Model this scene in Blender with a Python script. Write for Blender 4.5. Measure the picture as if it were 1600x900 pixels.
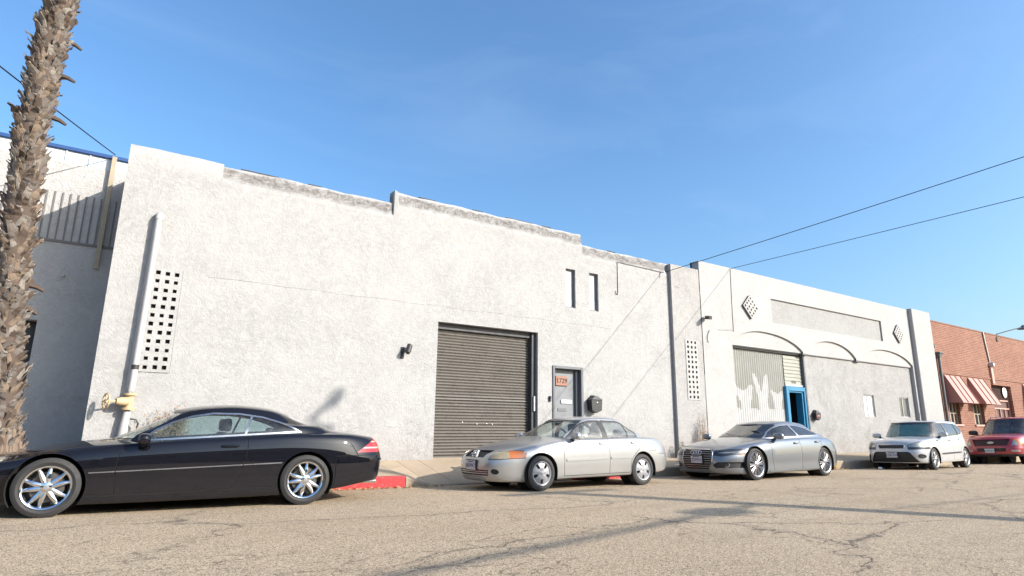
import bpy, bmesh, math, random
from math import sin, cos, pi, radians, sqrt, atan2, hypot, floor, exp
from mathutils import Vector, Matrix
from mathutils.geometry import tessellate_polygon
import numpy as np

for _o in list(bpy.data.objects):
    bpy.data.objects.remove(_o, do_unlink=True)
scene = bpy.context.scene
COL = scene.collection
RNG = random.Random(7)

# ------------------------------------------------------------------ camera
# world axes: X along the facades (to the right), Y away from the camera, Z up; metres; eye at the origin
cam_d = bpy.data.cameras.new('camera')
cam_d.sensor_fit = 'HORIZONTAL'
cam_d.sensor_width = 36.0
cam_d.lens = 924.85 / 1600 * 36.0
cam_d.clip_start = 0.05
cam_d.clip_end = 3000
cam = bpy.data.objects.new('camera', cam_d)
COL.objects.link(cam)
_r = Vector((0.83393794, -0.55172919, 0.01193369))
_u = Vector((-0.13188217, -0.17824853, 0.97510746))
_f = Vector((0.53586808, 0.81475295, 0.22141146))
cam.matrix_world = Matrix(((_r.x, _u.x, -_f.x, 0), (_r.y, _u.y, -_f.y, 0), (_r.z, _u.z, -_f.z, 0), (0, 0, 0, 1)))
scene.camera = cam

# ------------------------------------------------------------------ sun, sky, exposure
SUN = Vector((0.71, -1.0, 0.60)).normalized()          # towards the sun
sun_d = bpy.data.lights.new('sun', 'SUN')
sun_d.energy = 3.7
sun_d.angle = radians(0.36)
sun_d.color = (1.0, 0.93, 0.83)
sun_o = bpy.data.objects.new('sun', sun_d)
COL.objects.link(sun_o)
sun_o.location = SUN * 60
sun_o.rotation_euler = SUN.to_track_quat('Z', 'Y').to_euler()

world = bpy.data.worlds.new('World')
scene.world = world
world.use_nodes = True
_nt = world.node_tree
for _n in list(_nt.nodes):
    _nt.nodes.remove(_n)
_out = _nt.nodes.new('ShaderNodeOutputWorld')
_bg = _nt.nodes.new('ShaderNodeBackground')
_sky = _nt.nodes.new('ShaderNodeTexSky')
_sky.sky_type = 'NISHITA'
_sky.sun_disc = False
_sky.sun_elevation = math.asin(SUN.z)
_sky.sun_rotation = atan2(SUN.x, SUN.y)
_sky.altitude = 60
_sky.air_density = 1.2
_sky.dust_density = 3.0
_sky.ozone_density = 6.0
_bg.inputs['Strength'].default_value = 0.145
# thin high cirrus: stretched noise brightening the sky a little, over the whole dome
_tc = _nt.nodes.new('ShaderNodeTexCoord')
_mp = _nt.nodes.new('ShaderNodeMapping')
_mp.inputs['Rotation'].default_value = (0.5, 0.25, 0.5)
_mp.inputs['Scale'].default_value = (0.8, 4.2, 9.0)
_no = _nt.nodes.new('ShaderNodeTexNoise')
_no.inputs['Scale'].default_value = 1.3
_no.inputs['Detail'].default_value = 4
_no.inputs['Roughness'].default_value = 0.55
_no.inputs['Distortion'].default_value = 0.6
_mr = _nt.nodes.new('ShaderNodeMapRange')
_mr.inputs[1].default_value = 0.50
_mr.inputs[2].default_value = 0.85
_mr.inputs[3].default_value = 0.0
_mr.inputs[4].default_value = 0.06
_mx = _nt.nodes.new('ShaderNodeMix')
_mx.data_type = 'RGBA'
_mx.inputs[7].default_value = (4.2, 4.6, 5.0, 1)
_nt.links.new(_tc.outputs['Generated'], _mp.inputs['Vector'])
_nt.links.new(_mp.outputs['Vector'], _no.inputs['Vector'])
_nt.links.new(_no.outputs['Fac'], _mr.inputs[0])
_nt.links.new(_mr.outputs[0], _mx.inputs[0])
_hs = _nt.nodes.new('ShaderNodeHueSaturation')
_hs.inputs['Saturation'].default_value = 1.06
_nt.links.new(_sky.outputs[0], _hs.inputs['Color'])
_gn = _nt.nodes.new('ShaderNodeMix')
_gn.data_type = 'RGBA'
_gn.blend_type = 'MULTIPLY'
_gn.inputs[0].default_value = 1.0
_gn.inputs[7].default_value = (1.0, 1.015, 0.975, 1)
_nt.links.new(_hs.outputs[0], _gn.inputs[6])
_nt.links.new(_gn.outputs[2], _mx.inputs[6])
_nt.links.new(_mx.outputs[2], _bg.inputs['Color'])
_nt.links.new(_bg.outputs[0], _out.inputs[0])

vs = scene.view_settings
vs.view_transform = 'Standard'
vs.look = 'None'
vs.exposure = 0.98
vs.gamma = 1.0
vs.use_curve_mapping = False
scene.cycles.max_bounces = 8
scene.cycles.transparent_max_bounces = 12
scene.cycles.sample_clamp_indirect = 6.0
try:
    scene.cycles.use_denoising = True
except Exception:
    pass

# ------------------------------------------------------------------ helpers
def tag(o, label=None, cat=None, group=None, kind=None):
    if label: o['label'] = label
    if cat: o['category'] = cat
    if group: o['group'] = group
    if kind: o['kind'] = kind
    return o

def empty(name, loc=(0, 0, 0), rz=0.0, parent=None):
    o = bpy.data.objects.new(name, None)
    o.empty_display_size = 0.2
    COL.objects.link(o)
    o.location = loc
    o.rotation_euler = (0, 0, rz)
    if parent: o.parent = parent
    return o

def link(name, me, mat, parent=None):
    o = bpy.data.objects.new(name, me)
    if mat is not None:
        for m in (mat if isinstance(mat, (list, tuple)) else [mat]):
            me.materials.append(m)
    COL.objects.link(o)
    if parent: o.parent = parent
    return o

def copy_tree(o, parent=None):
    c = o.copy()
    COL.objects.link(c)
    c.parent = parent
    for ch in list(o.children):
        copy_tree(ch, c)
    return c

class MB:
    """collects simple solids; build() links them as one mesh object"""
    def __init__(self):
        self.v = []; self.f = []; self.m = []; self.cur = 0
    def add(self, vs, fs):
        n = len(self.v)
        self.v += [tuple(p) for p in vs]
        for f in fs:
            self.f.append(tuple(n + i for i in f)); self.m.append(self.cur)
    def box(self, a, b):
        x0, y0, z0 = a; x1, y1, z1 = b
        self.add([(x0, y0, z0), (x1, y0, z0), (x1, y1, z0), (x0, y1, z0), (x0, y0, z1), (x1, y0, z1), (x1, y1, z1), (x0, y1, z1)],
                 [(0, 3, 2, 1), (4, 5, 6, 7), (0, 1, 5, 4), (1, 2, 6, 5), (2, 3, 7, 6), (3, 0, 4, 7)])
    def hexa(self, p):
        self.add(p, [(0, 3, 2, 1), (4, 5, 6, 7), (0, 1, 5, 4), (1, 2, 6, 5), (2, 3, 7, 6), (3, 0, 4, 7)])
    def prism(self, poly, axis, a, b):
        """poly: 2D points; extruded along axis ('x': poly=(y,z), 'y': (x,z), 'z': (x,y))"""
        n = len(poly)
        def P(q, t):
            return {'x': (t, q[0], q[1]), 'y': (q[0], t, q[1]), 'z': (q[0], q[1], t)}[axis]
        vs = [P(q, a) for q in poly] + [P(q, b) for q in poly]
        fs = [tuple(range(n)), tuple(range(2 * n - 1, n - 1, -1))]
        fs += [((i + 1) % n, i, n + i, n + (i + 1) % n) for i in range(n)]
        self.add(vs, fs)
    def path(self, pts, r, n=8, caps=True):
        pts = [Vector(p) for p in pts]
        rs = r if isinstance(r, (list, tuple)) else [r] * len(pts)
        rings = []
        ref = None
        for i, p in enumerate(pts):
            d = (pts[min(i + 1, len(pts) - 1)] - pts[max(i - 1, 0)]).normalized()
            if ref is None:
                ref = Vector((0, 0, 1)) if abs(d.z) < 0.9 else Vector((1, 0, 0))
            u = (ref - d * ref.dot(d))
            if u.length < 1e-6: u = d.orthogonal()
            u.normalize(); w = d.cross(u); ref = u
            rings.append([p + (u * cos(2 * pi * k / n) + w * sin(2 * pi * k / n)) * rs[i] for k in range(n)])
        vs = [q for ring in rings for q in ring]
        fs = []
        for i in range(len(pts) - 1):
            for k in range(n):
                a = i * n + k; b = i * n + (k + 1) % n
                fs.append((a, b, b + n, a + n))
        if caps:
            fs.append(tuple(range(n - 1, -1, -1)))
            m = (len(pts) - 1) * n
            fs.append(tuple(m + k for k in range(n)))
        self.add(vs, fs)
    def lathe(self, prof, origin=(0, 0, 0), axis='y', n=24, close=False):
        """prof: (r, t) along axis"""
        o = Vector(origin)
        vs = []
        for r, t in prof:
            for k in range(n):
                a = 2 * pi * k / n
                c, s = r * cos(a), r * sin(a)
                vs.append(o + Vector({'x': (t, c, s), 'y': (c, t, s), 'z': (c, s, t)}[axis]))
        fs = []
        m = len(prof)
        rng = range(m) if close else range(m - 1)
        for i in rng:
            j = (i + 1) % m
            for k in range(n):
                a, b = i * n + k, i * n + (k + 1) % n
                c, d = j * n + (k + 1) % n, j * n + k
                fs.append((a, b, c, d))
        self.add(vs, fs)
    def disc(self, c, r, axis='y', n=20):
        c = Vector(c)
        vs = []
        for k in range(n):
            a = 2 * pi * k / n
            u, w = r * cos(a), r * sin(a)
            vs.append(c + Vector({'x': (0, u, w), 'y': (u, 0, w), 'z': (u, w, 0)}[axis]))
        self.add(vs, [tuple(range(n))])
    def build(self, name, mat, parent=None, smooth=None, bevel=0.0):
        me = bpy.data.meshes.new(name)
        me.from_pydata(self.v, [], self.f)
        me.polygons.foreach_set('material_index', self.m)
        me.validate()
        bm = bmesh.new(); bm.from_mesh(me)
        bmesh.ops.recalc_face_normals(bm, faces=bm.faces)
        if bevel > 0:
            es = [e for e in bm.edges if len(e.link_faces) == 2 and e.calc_face_angle(0) > 0.6]
            bmesh.ops.bevel(bm, geom=es, offset=bevel, segments=1, affect='EDGES', profile=0.5)
        bm.to_mesh(me); bm.free()
        if smooth:
            me.polygons.foreach_set('use_smooth', [True] * len(me.polygons))
            me.set_sharp_from_angle(angle=radians(smooth if smooth is not True else 40))
        return link(name, me, mat, parent)

def text_mesh(s, size, depth=0.002):
    cu = bpy.data.curves.new('lettering', 'FONT')
    cu.body = s; cu.size = size; cu.extrude = depth; cu.align_x = 'CENTER'; cu.align_y = 'CENTER'
    cu.resolution_u = 3
    o = bpy.data.objects.new('lettering', cu)
    COL.objects.link(o)
    dg = bpy.context.evaluated_depsgraph_get()
    me = bpy.data.meshes.new_from_object(o.evaluated_get(dg))
    bpy.data.objects.remove(o, do_unlink=True)
    bpy.data.curves.remove(cu)
    return me

def pchip(pts):
    xs = np.array([p[0] for p in pts], float); ys = np.array([p[1] for p in pts], float)
    if len(xs) == 1:
        return lambda x: float(ys[0])
    h = np.diff(xs); d = np.diff(ys) / h
    m = np.zeros(len(xs))
    m[0], m[-1] = d[0], d[-1]
    for i in range(1, len(xs) - 1):
        if d[i - 1] * d[i] > 0:
            w1, w2 = 2 * h[i] + h[i - 1], h[i] + 2 * h[i - 1]
            m[i] = (w1 + w2) / (w1 / d[i - 1] + w2 / d[i])
    def f(x):
        if x <= xs[0]: return float(ys[0])
        if x >= xs[-1]: return float(ys[-1])
        i = int(np.searchsorted(xs, x) - 1)
        t = (x - xs[i]) / h[i]
        return float((1 + 2 * t) * (1 - t) ** 2 * ys[i] + t * (1 - t) ** 2 * h[i] * m[i] + t * t * (3 - 2 * t) * ys[i + 1] + t * t * (t - 1) * h[i] * m[i + 1])
    return f

def lin(pts):
    xs = [p[0] for p in pts]; ys = [p[1] for p in pts]
    return lambda x: float(np.interp(x, xs, ys))

# ------------------------------------------------------------------ materials
def mat_new(name):
    m = bpy.data.materials.new(name); m.use_nodes = True
    nt = m.node_tree
    b = nt.nodes['Principled BSDF']
    return m, nt, b

class NT:
    """small node helper"""
    def __init__(self, nt): self.nt = nt
    def n(self, t, **kw):
        x = self.nt.nodes.new(t)
        for k, v in kw.items():
            if k in x.inputs: x.inputs[k].default_value = v
            else: setattr(x, k, v)
        return x
    def l(self, a, b): self.nt.links.new(a, b)
    def pos(self, scale=(1, 1, 1), obj=False):
        if obj:
            s = self.n('ShaderNodeTexCoord').outputs['Object']
        else:
            s = self.n('ShaderNodeNewGeometry').outputs['Position']
        mp = self.n('ShaderNodeMapping'); mp.inputs['Scale'].default_value = scale
        self.l(s, mp.inputs['Vector'])
        return mp.outputs[0]
    def noise(self, vec, scale, detail=3, rough=0.5, dist=0.0):
        x = self.n('ShaderNodeTexNoise')
        x.inputs['Scale'].default_value = scale; x.inputs['Detail'].default_value = detail
        x.inputs['Roughness'].default_value = rough; x.inputs['Distortion'].default_value = dist
        self.l(vec, x.inputs['Vector'])
        return x.outputs['Fac']
    def ramp(self, fac, a, b, lo=0.0, hi=1.0, smooth=False):
        x = self.n('ShaderNodeMapRange')
        if smooth: x.interpolation_type = 'SMOOTHSTEP'
        for i, v in ((1, a), (2, b), (3, lo), (4, hi)): x.inputs[i].default_value = v
        self.l(fac, x.inputs[0])
        return x.outputs[0]
    def math(self, op, a, b=None):
        x = self.n('ShaderNodeMath'); x.operation = op
        for i, q in enumerate((a, b)):
            if q is None: continue
            if isinstance(q, (int, float)): x.inputs[i].default_value = q
            else: self.l(q, x.inputs[i])
        return x.outputs[0]
    def mix(self, fac, a, b):
        x = self.n('ShaderNodeMix'); x.data_type = 'RGBA'
        if isinstance(fac, (int, float)): x.inputs[0].default_value = fac
        else: self.l(fac, x.inputs[0])
        for i, q in ((6, a), (7, b)):
            if isinstance(q, tuple): x.inputs[i].default_value = q if len(q) == 4 else (*q, 1)
            else: self.l(q, x.inputs[i])
        return x.outputs[2]
    def bump(self, h, strength, dist, normal=None):
        x = self.n('ShaderNodeBump'); x.inputs['Strength'].default_value = strength; x.inputs['Distance'].default_value = dist
        self.l(h, x.inputs['Height'])
        if normal is not None: self.l(normal, x.inputs['Normal'])
        return x.outputs[0]

def plain(name, col, rough=0.6, metal=0.0, var=0.12, scale=6.0, coat=0.0, bump=0.0, bscale=40.0):
    """a paint / plastic / metal with slight unevenness so that nothing is perfectly flat"""
    m, nt, b = mat_new(name); q = NT(nt)
    v = q.pos(obj=True)
    f = q.noise(v, scale, 4, 0.6)
    lo = tuple(c * (1 - var) for c in col); hi = tuple(min(1, c * (1 + var)) for c in col)
    q.l(q.mix(f, lo, hi), b.inputs['Base Color'])
    q.l(q.ramp(f, 0.3, 0.7, max(0.02, rough * 0.85), min(1, rough * 1.15)), b.inputs['Roughness'])
    b.inputs['Metallic'].default_value = metal
    if coat:
        b.inputs['Coat Weight'].default_value = coat; b.inputs['Coat Roughness'].default_value = 0.04
    if bump:
        q.l(q.bump(q.noise(v, bscale, 3), bump, 0.004), b.inputs['Normal'])
    return m

def stucco(name, col, dirt=0.25, scale=1.0, stain=None, bump=0.35, streak=0.3, warm=None):
    """hand-trowelled cement render: patches, trowel ridges, rain streaks; stain=(z0,z1) grimy band under a coping"""
    m, nt, b = mat_new(name); q = NT(nt)
    p = q.pos()
    patch = q.noise(p, 1.1 * scale, 5, 0.65, 0.4)
    fine = q.noise(p, 9 * scale, 6, 0.7, 0.8)
    c = q.mix(q.ramp(patch, 0.3, 0.7), tuple(x * (1 - dirt * 0.6) for x in col), col)
    c = q.mix(q.ramp(fine, 0.42, 0.75), c, tuple(min(1, x * 1.07) for x in col))
    # skip-trowel texture: flattened dabs and ridges, rougher in some patches than in others
    rough_patch = q.ramp(q.noise(p, 1.7 * scale, 4, 0.6, 0.8), 0.36, 0.66, 0.25, 1.0)
    r1 = q.ramp(q.noise(p, 6.5 * scale, 5, 0.6, 2.2), 0.40, 0.60, 0, 1, True)
    r2 = q.noise(p, 38 * scale, 4, 0.65, 0.8)
    r3 = q.ramp(q.noise(p, 15 * scale, 5, 0.65, 2.6), 0.44, 0.60, 0, 1, True)
    h = q.math('ADD', q.math('MULTIPLY', r1, 0.75), q.math('MULTIPLY', rough_patch, q.math('ADD', q.math('MULTIPLY', r2, 0.45), q.math('MULTIPLY', r3, 0.7))))
    # lighter dabs and dark flecks where grime sits in the low spots
    c = q.mix(q.ramp(q.noise(p, 4.2 * scale, 4, 0.6, 1.8), 0.52, 0.62, 0, 0.45), c, tuple(min(1, x * 1.10) for x in col))
    pits = q.ramp(q.noise(p, 17 * scale, 7, 0.78, 2.4), 0.60, 0.70)
    big = q.ramp(q.noise(p, 0.9 * scale, 4, 0.65, 0.5), 0.42, 0.64)
    c = q.mix(q.math('MULTIPLY', q.math('MULTIPLY', pits, big), min(1.0, dirt * 2.6)), c, tuple(x * 0.40 for x in col))
    st = q.noise(q.pos((2.2, 2.2, 0.3)), 1.6 * scale, 5, 0.7, 0.8)
    c = q.mix(q.math('MULTIPLY', q.ramp(st, 0.55, 0.8), streak * 0.6), c, tuple(x * 0.66 for x in (col if warm is None else warm)))
    # hairline cracks
    dn = q.n('ShaderNodeTexNoise'); dn.inputs['Scale'].default_value = 3.0; dn.inputs['Detail'].default_value = 5
    q.l(p, dn.inputs['Vector'])
    va = q.n('ShaderNodeVectorMath'); va.operation = 'MULTIPLY_ADD'
    q.l(dn.outputs['Color'], va.inputs[0]); va.inputs[1].default_value = (0.5, 0.5, 0.5); q.l(p, va.inputs[2])
    v2 = q.n('ShaderNodeTexVoronoi'); v2.feature = 'DISTANCE_TO_EDGE'; v2.inputs['Scale'].default_value = 0.55
    q.l(va.outputs[0], v2.inputs['Vector'])
    hair = q.math('MULTIPLY', q.ramp(v2.outputs['Distance'], 0.001, 0.0045, 1, 0), q.ramp(q.noise(p, 0.6, 3), 0.50, 0.60))
    c = q.mix(q.math('MULTIPLY', hair, dirt * 1.3), c, tuple(x * 0.35 for x in col))
    # splashed dirt near the pavement
    sp0 = q.n('ShaderNodeSeparateXYZ'); q.l(q.n('ShaderNodeNewGeometry').outputs['Position'], sp0.inputs[0])
    spl = q.math('MULTIPLY', q.ramp(q.math('ADD', sp0.outputs['Z'], q.math('MULTIPLY', q.noise(p, 2.3, 5, 0.7), 0.9)), -0.75, 0.35, 0.55, 0.0), q.ramp(q.noise(p, 9, 5, 0.7), 0.3, 0.7))
    c = q.mix(spl, c, (0.20, 0.165, 0.13, 1))
    if stain:
        sep = q.n('ShaderNodeSeparateXYZ')
        q.l(q.n('ShaderNodeNewGeometry').outputs['Position'], sep.inputs[0])
        z = sep.outputs['Z']
        wob = q.math('ADD', z, q.math('MULTIPLY', q.math('SUBTRACT', q.noise(p, 3.5, 4, 0.6), 0.5), 0.22))
        band = q.math('MULTIPLY', q.ramp(wob, stain[0] - 0.10, stain[0] + 0.06, 0, 1, True), q.ramp(wob, stain[1] - 0.02, stain[1] + 0.05, 1, 0, True))
        blot = q.ramp(q.noise(q.pos((1, 1, 1.5)), 7, 7, 0.75, 0.8), 0.30, 0.62)
        c = q.mix(q.math('MULTIPLY', q.math('MULTIPLY', band, blot), 0.95), c, (0.115, 0.102, 0.092, 1))
    q.l(c, b.inputs['Base Color'])
    b.inputs['Roughness'].default_value = 0.92
    b.inputs['Specular IOR Level'].default_value = 0.2
    q.l(q.bump(h, bump, 0.022 / scale), b.inputs['Normal'])
    return m

def asphalt_mat():
    m, nt, b = mat_new('asphalt'); q = NT(nt)
    p = q.pos()
    big = q.noise(p, 0.28, 5, 0.6, 0.3)
    c = q.mix(q.ramp(big, 0.3, 0.7), (0.425, 0.33, 0.228, 1), (0.515, 0.41, 0.29, 1))
    tr = q.noise(q.pos((0.12, 1.1, 1)), 0.9, 4, 0.6)
    c = q.mix(q.math('MULTIPLY', q.ramp(tr, 0.5, 0.75), 0.45), c, (0.29, 0.20, 0.12, 1))
    ob = q.noise(q.pos((0.5, 1.3, 1)), 1.3, 5, 0.65, 0.6)
    c = q.mix(q.ramp(ob, 0.60, 0.78, 0, 0.42), c, (0.17, 0.135, 0.10, 1))
    pb = q.noise(q.pos((0.35, 0.8, 1)), 0.55, 4, 0.55, 0.4)
    c = q.mix(q.ramp(pb, 0.52, 0.70, 0, 0.40), c, (0.46, 0.385, 0.29, 1))
    # exposed aggregate
    vo = q.n('ShaderNodeTexVoronoi'); vo.inputs['Scale'].default_value = 105; vo.inputs['Randomness'].default_value = 1
    q.l(p, vo.inputs['Vector'])
    sp = q.n('ShaderNodeSeparateColor'); q.l(vo.outputs['Color'], sp.inputs[0])
    c = q.mix(q.ramp(sp.outputs[0], 0.55, 0.95, 0, 0.85), c, (0.74, 0.56, 0.38, 1))
    c = q.mix(q.ramp(sp.outputs[1], 0.64, 0.96, 0, 0.95), c, (0.065, 0.055, 0.036, 1))
    sp2 = q.noise(p, 190, 2, 0.5)
    c = q.mix(q.ramp(sp2, 0.53, 0.66, 0, 0.75), c, (0.08, 0.066, 0.043, 1))
    sp3 = q.noise(p, 52, 3, 0.7)
    c = q.mix(q.ramp(sp3, 0.60, 0.80, 0, 0.4), c, (0.17, 0.125, 0.08, 1))
    # cracks: two distorted cell networks, broken up
    def cracks(scale, width, lo, hi, seed):
        mp = q.n('ShaderNodeMapping'); mp.inputs['Location'].default_value = (seed, seed * 1.7, 0)
        mp.inputs['Scale'].default_value = (0.55, 1.0, 1.0)
        q.l(q.n('ShaderNodeNewGeometry').outputs['Position'], mp.inputs['Vector'])
        dn = q.n('ShaderNodeTexNoise'); dn.inputs['Scale'].default_value = 2.2; dn.inputs['Detail'].default_value = 6; dn.inputs['Roughness'].default_value = 0.65
        q.l(mp.outputs[0], dn.inputs['Vector'])
        va = q.n('ShaderNodeVectorMath'); va.operation = 'MULTIPLY_ADD'
        q.l(dn.outputs['Color'], va.inputs[0]); va.inputs[1].default_value = (0.75, 0.75, 0.0); q.l(mp.outputs[0], va.inputs[2])
        v2 = q.n('ShaderNodeTexVoronoi'); v2.feature = 'DISTANCE_TO_EDGE'; v2.inputs['Scale'].default_value = scale
        q.l(va.outputs[0], v2.inputs['Vector'])
        line = q.ramp(v2.outputs['Distance'], width * 0.35, width, 1, 0, True)
        gate = q.ramp(q.noise(mp.outputs[0], 0.5, 3), lo, hi)
        return q.math('MULTIPLY', line, gate)
    k = q.math('MAXIMUM', q.math('MAXIMUM', cracks(0.42, 0.006, 0.42, 0.54, 3.1), cracks(1.15, 0.010, 0.52, 0.64, 11.7)), q.math('MULTIPLY', cracks(0.75, 0.0065, 0.46, 0.6, 27.3), 0.75))
    soft = cracks(0.42, 0.035, 0.44, 0.56, 3.1)
    c = q.mix(q.math('MULTIPLY', soft, 0.22), c, (0.2, 0.17, 0.14, 1))
    c = q.mix(q.math('MULTIPLY', k, 0.68), c, (0.05, 0.043, 0.036, 1))
    q.l(c, b.inputs['Base Color'])
    b.inputs['Roughness'].default_value = 0.9
    b.inputs['Specular IOR Level'].default_value = 0.25
    h = q.math('ADD', q.math('MULTIPLY', sp.outputs[2], 0.5), q.noise(p, 60, 4, 0.7))
    h = q.math('SUBTRACT', h, q.math('MULTIPLY', k, 1.5))
    q.l(q.bump(h, 0.7, 0.012), b.inputs['Normal'])
    return m

def concrete(name, col, bump=0.3, spots=0.3):
    m, nt, b = mat_new(name); q = NT(nt)
    p = q.pos()
    a = q.noise(p, 1.6, 5, 0.65, 0.4)
    c = q.mix(q.ramp(a, 0.3, 0.72), tuple(x * 0.82 for x in col), col)
    sp = q.noise(p, 55, 3, 0.6)
    c = q.mix(q.ramp(sp, 0.56, 0.72, 0, spots), c, tuple(x * 0.45 for x in col))
    bl = q.noise(p, 3.4, 6, 0.75, 0.6)
    c = q.mix(q.ramp(bl, 0.58, 0.75, 0, spots * 1.2), c, tuple(x * 0.6 for x in col))
    q.l(c, b.inputs['Base Color'])
    b.inputs['Roughness'].default_value = 0.9
    b.inputs['Specular IOR Level'].default_value = 0.25
    q.l(q.bump(q.noise(p, 48, 4, 0.65), bump, 0.006), b.inputs['Normal'])
    return m

def worn_paint(name, col, under, wear=0.35, scale=9.0, rough=0.75):
    m, nt, b = mat_new(name); q = NT(nt)
    p = q.pos()
    f = q.ramp(q.noise(p, scale, 7, 0.75, 0.7), 0.60 - wear * 0.3, 0.70 - wear * 0.2)
    g = q.noise(p, 2.5, 4, 0.6)
    c = q.mix(g, tuple(x * 0.75 for x in col), tuple(min(1, x * 1.2) for x in col))
    q.l(q.mix(q.math('MULTIPLY', f, 0.8), c, under), b.inputs['Base Color'])
    b.inputs['Roughness'].default_value = rough
    q.l(q.bump(q.noise(p, 35, 4, 0.7), 0.4, 0.006), b.inputs['Normal'])
    return m

def brick_mat():
    m, nt, b = mat_new('red_brick'); q = NT(nt)
    g = q.n('ShaderNodeNewGeometry').outputs['Position']
    sep = q.n('ShaderNodeSeparateXYZ'); q.l(g, sep.inputs[0])
    cb = q.n('ShaderNodeCombineXYZ')
    q.l(q.math('ADD', sep.outputs['X'], sep.outputs['Y']), cb.inputs[0]); q.l(sep.outputs['Z'], cb.inputs[1])
    br = q.n('ShaderNodeTexBrick')
    br.offset = 0.5; br.squash = 1.0
    br.inputs['Color1'].default_value = (0.165, 0.056, 0.034, 1)
    br.inputs['Color2'].default_value = (0.26, 0.100, 0.062, 1)
    br.inputs['Mortar'].default_value = (0.35, 0.25, 0.18, 1)
    br.inputs['Scale'].default_value = 1.0
    br.inputs['Mortar Size'].default_value = 0.012
    br.inputs['Mortar Smooth'].default_value = 0.2
    br.inputs['Bias'].default_value = 0.0
    br.inputs['Brick Width'].default_value = 0.26
    br.inputs['Row Height'].default_value = 0.088
    q.l(cb.outputs[0], br.inputs['Vector'])
    p = q.pos()
    c = q.mix(q.ramp(q.noise(p, 0.6, 5, 0.65), 0.35, 0.75, 0, 0.45), br.outputs['Color'], (0.17, 0.06, 0.038, 1))
    c = q.mix(q.ramp(q.noise(p, 14, 4, 0.7), 0.55, 0.8, 0, 0.5), c, (0.34, 0.17, 0.115, 1))
    q.l(c, b.inputs['Base Color'])
    b.inputs['Roughness'].default_value = 0.9
    h = q.math('ADD', q.math('MULTIPLY', br.outputs['Fac'], -1.0), q.math('MULTIPLY', q.noise(p, 50, 3), 0.3))
    q.l(q.bump(h, 0.8, 0.012), b.inputs['Normal'])
    return m

def car_paint(name, col, metal=0.0, rough=0.35, flake=0.0, dust=0.0, dustcol=(0.35, 0.31, 0.26), coat=1.0, coatrough=0.03):
    m, nt, b = mat_new(name); q = NT(nt)
    v = q.pos(obj=True)
    f = q.noise(v, 2.0, 4, 0.6)
    c = q.mix(f, tuple(x * 0.93 for x in col), tuple(min(1, x * 1.06) for x in col))
    if flake:
        fl = q.noise(v, 900, 1, 0.5)
        c = q.mix(q.ramp(fl, 0.4, 0.7, 0, flake), c, tuple(min(1, x * 1.5) for x in col))
    if dust:
        # road film: thicker low on the body and on upward faces, blotchy
        sep = q.n('ShaderNodeSeparateXYZ'); q.l(q.n('ShaderNodeTexCoord').outputs['Object'], sep.inputs[0])
        low = q.ramp(sep.outputs['Z'], 0.12, 0.55, 1.0, 0.12, True)
        nm = q.n('ShaderNodeSeparateXYZ'); q.l(q.n('ShaderNodeNewGeometry').outputs['Normal'], nm.inputs[0])
        upf = q.ramp(nm.outputs['Z'], 0.5, 0.95, 0.0, 0.8)
        bl = q.ramp(q.noise(v, 7, 6, 0.7, 0.4), 0.25, 0.75, 0.25, 1.0)
        d = q.math('MULTIPLY', q.math('MULTIPLY', q.math('MAXIMUM', low, upf), bl), dust)
        c = q.mix(d, c, (*dustcol, 1))
        q.l(q.math('ADD', q.math('MULTIPLY', d, 0.5), coatrough), b.inputs['Coat Roughness'])
        q.l(q.math('SUBTRACT', coat, q.math('MULTIPLY', d, 0.7 * coat)), b.inputs['Coat Weight'])
        q.l(q.math('MULTIPLY', q.math('SUBTRACT', 1.0, d), metal), b.inputs['Metallic'])
    else:
        b.inputs['Coat Weight'].default_value = coat
        b.inputs['Coat Roughness'].default_value = coatrough
        b.inputs['Metallic'].default_value = metal
    q.l(c, b.inputs['Base Color'])
    b.inputs['Roughness'].default_value = rough
    if metal == 0: b.inputs['Specular IOR Level'].default_value = 0.0
    return m

def glass_mat(name, tint=(0.55, 0.66, 0.64), refl=1.0, dirt=0.06):
    """thin window glass: see-through with tint, mirror reflection by Fresnel, a faint dust film"""
    m = bpy.data.materials.new(name); m.use_nodes = True
    nt = m.node_tree
    for x in list(nt.nodes): nt.nodes.remove(x)
    q = NT(nt)
    out = q.n('ShaderNodeOutputMaterial')
    tr = q.n('ShaderNodeBsdfTransparent'); tr.inputs[0].default_value = (*tint, 1)
    gl = q.n('ShaderNodeBsdfGlossy'); gl.inputs['Roughness'].default_value = 0.015
    gl.inputs[0].default_value = (refl, refl, refl, 1)
    df = q.n('ShaderNodeBsdfDiffuse'); df.inputs[0].default_value = (0.55, 0.53, 0.5, 1)
    lw = q.n('ShaderNodeLayerWeight'); lw.inputs['Blend'].default_value = 0.5
    fr = q.math('ADD', q.math('MULTIPLY', q.math('POWER', lw.outputs['Facing'], 4.0), 0.92), 0.065)
    m1 = q.n('ShaderNodeMixShader'); q.l(fr, m1.inputs[0]); q.l(tr.outputs[0], m1.inputs[1]); q.l(gl.outputs[0], m1.inputs[2])
    m2 = q.n('ShaderNodeMixShader')
    q.l(q.ramp(q.noise(q.pos(obj=True), 5, 5, 0.7), 0.35, 0.8, dirt * 0.3, dirt * 1.6), m2.inputs[0])
    q.l(m1.outputs[0], m2.inputs[1]); q.l(df.outputs[0], m2.inputs[2])
    q.l(m2.outputs[0], out.inputs[0])
    return m

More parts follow.
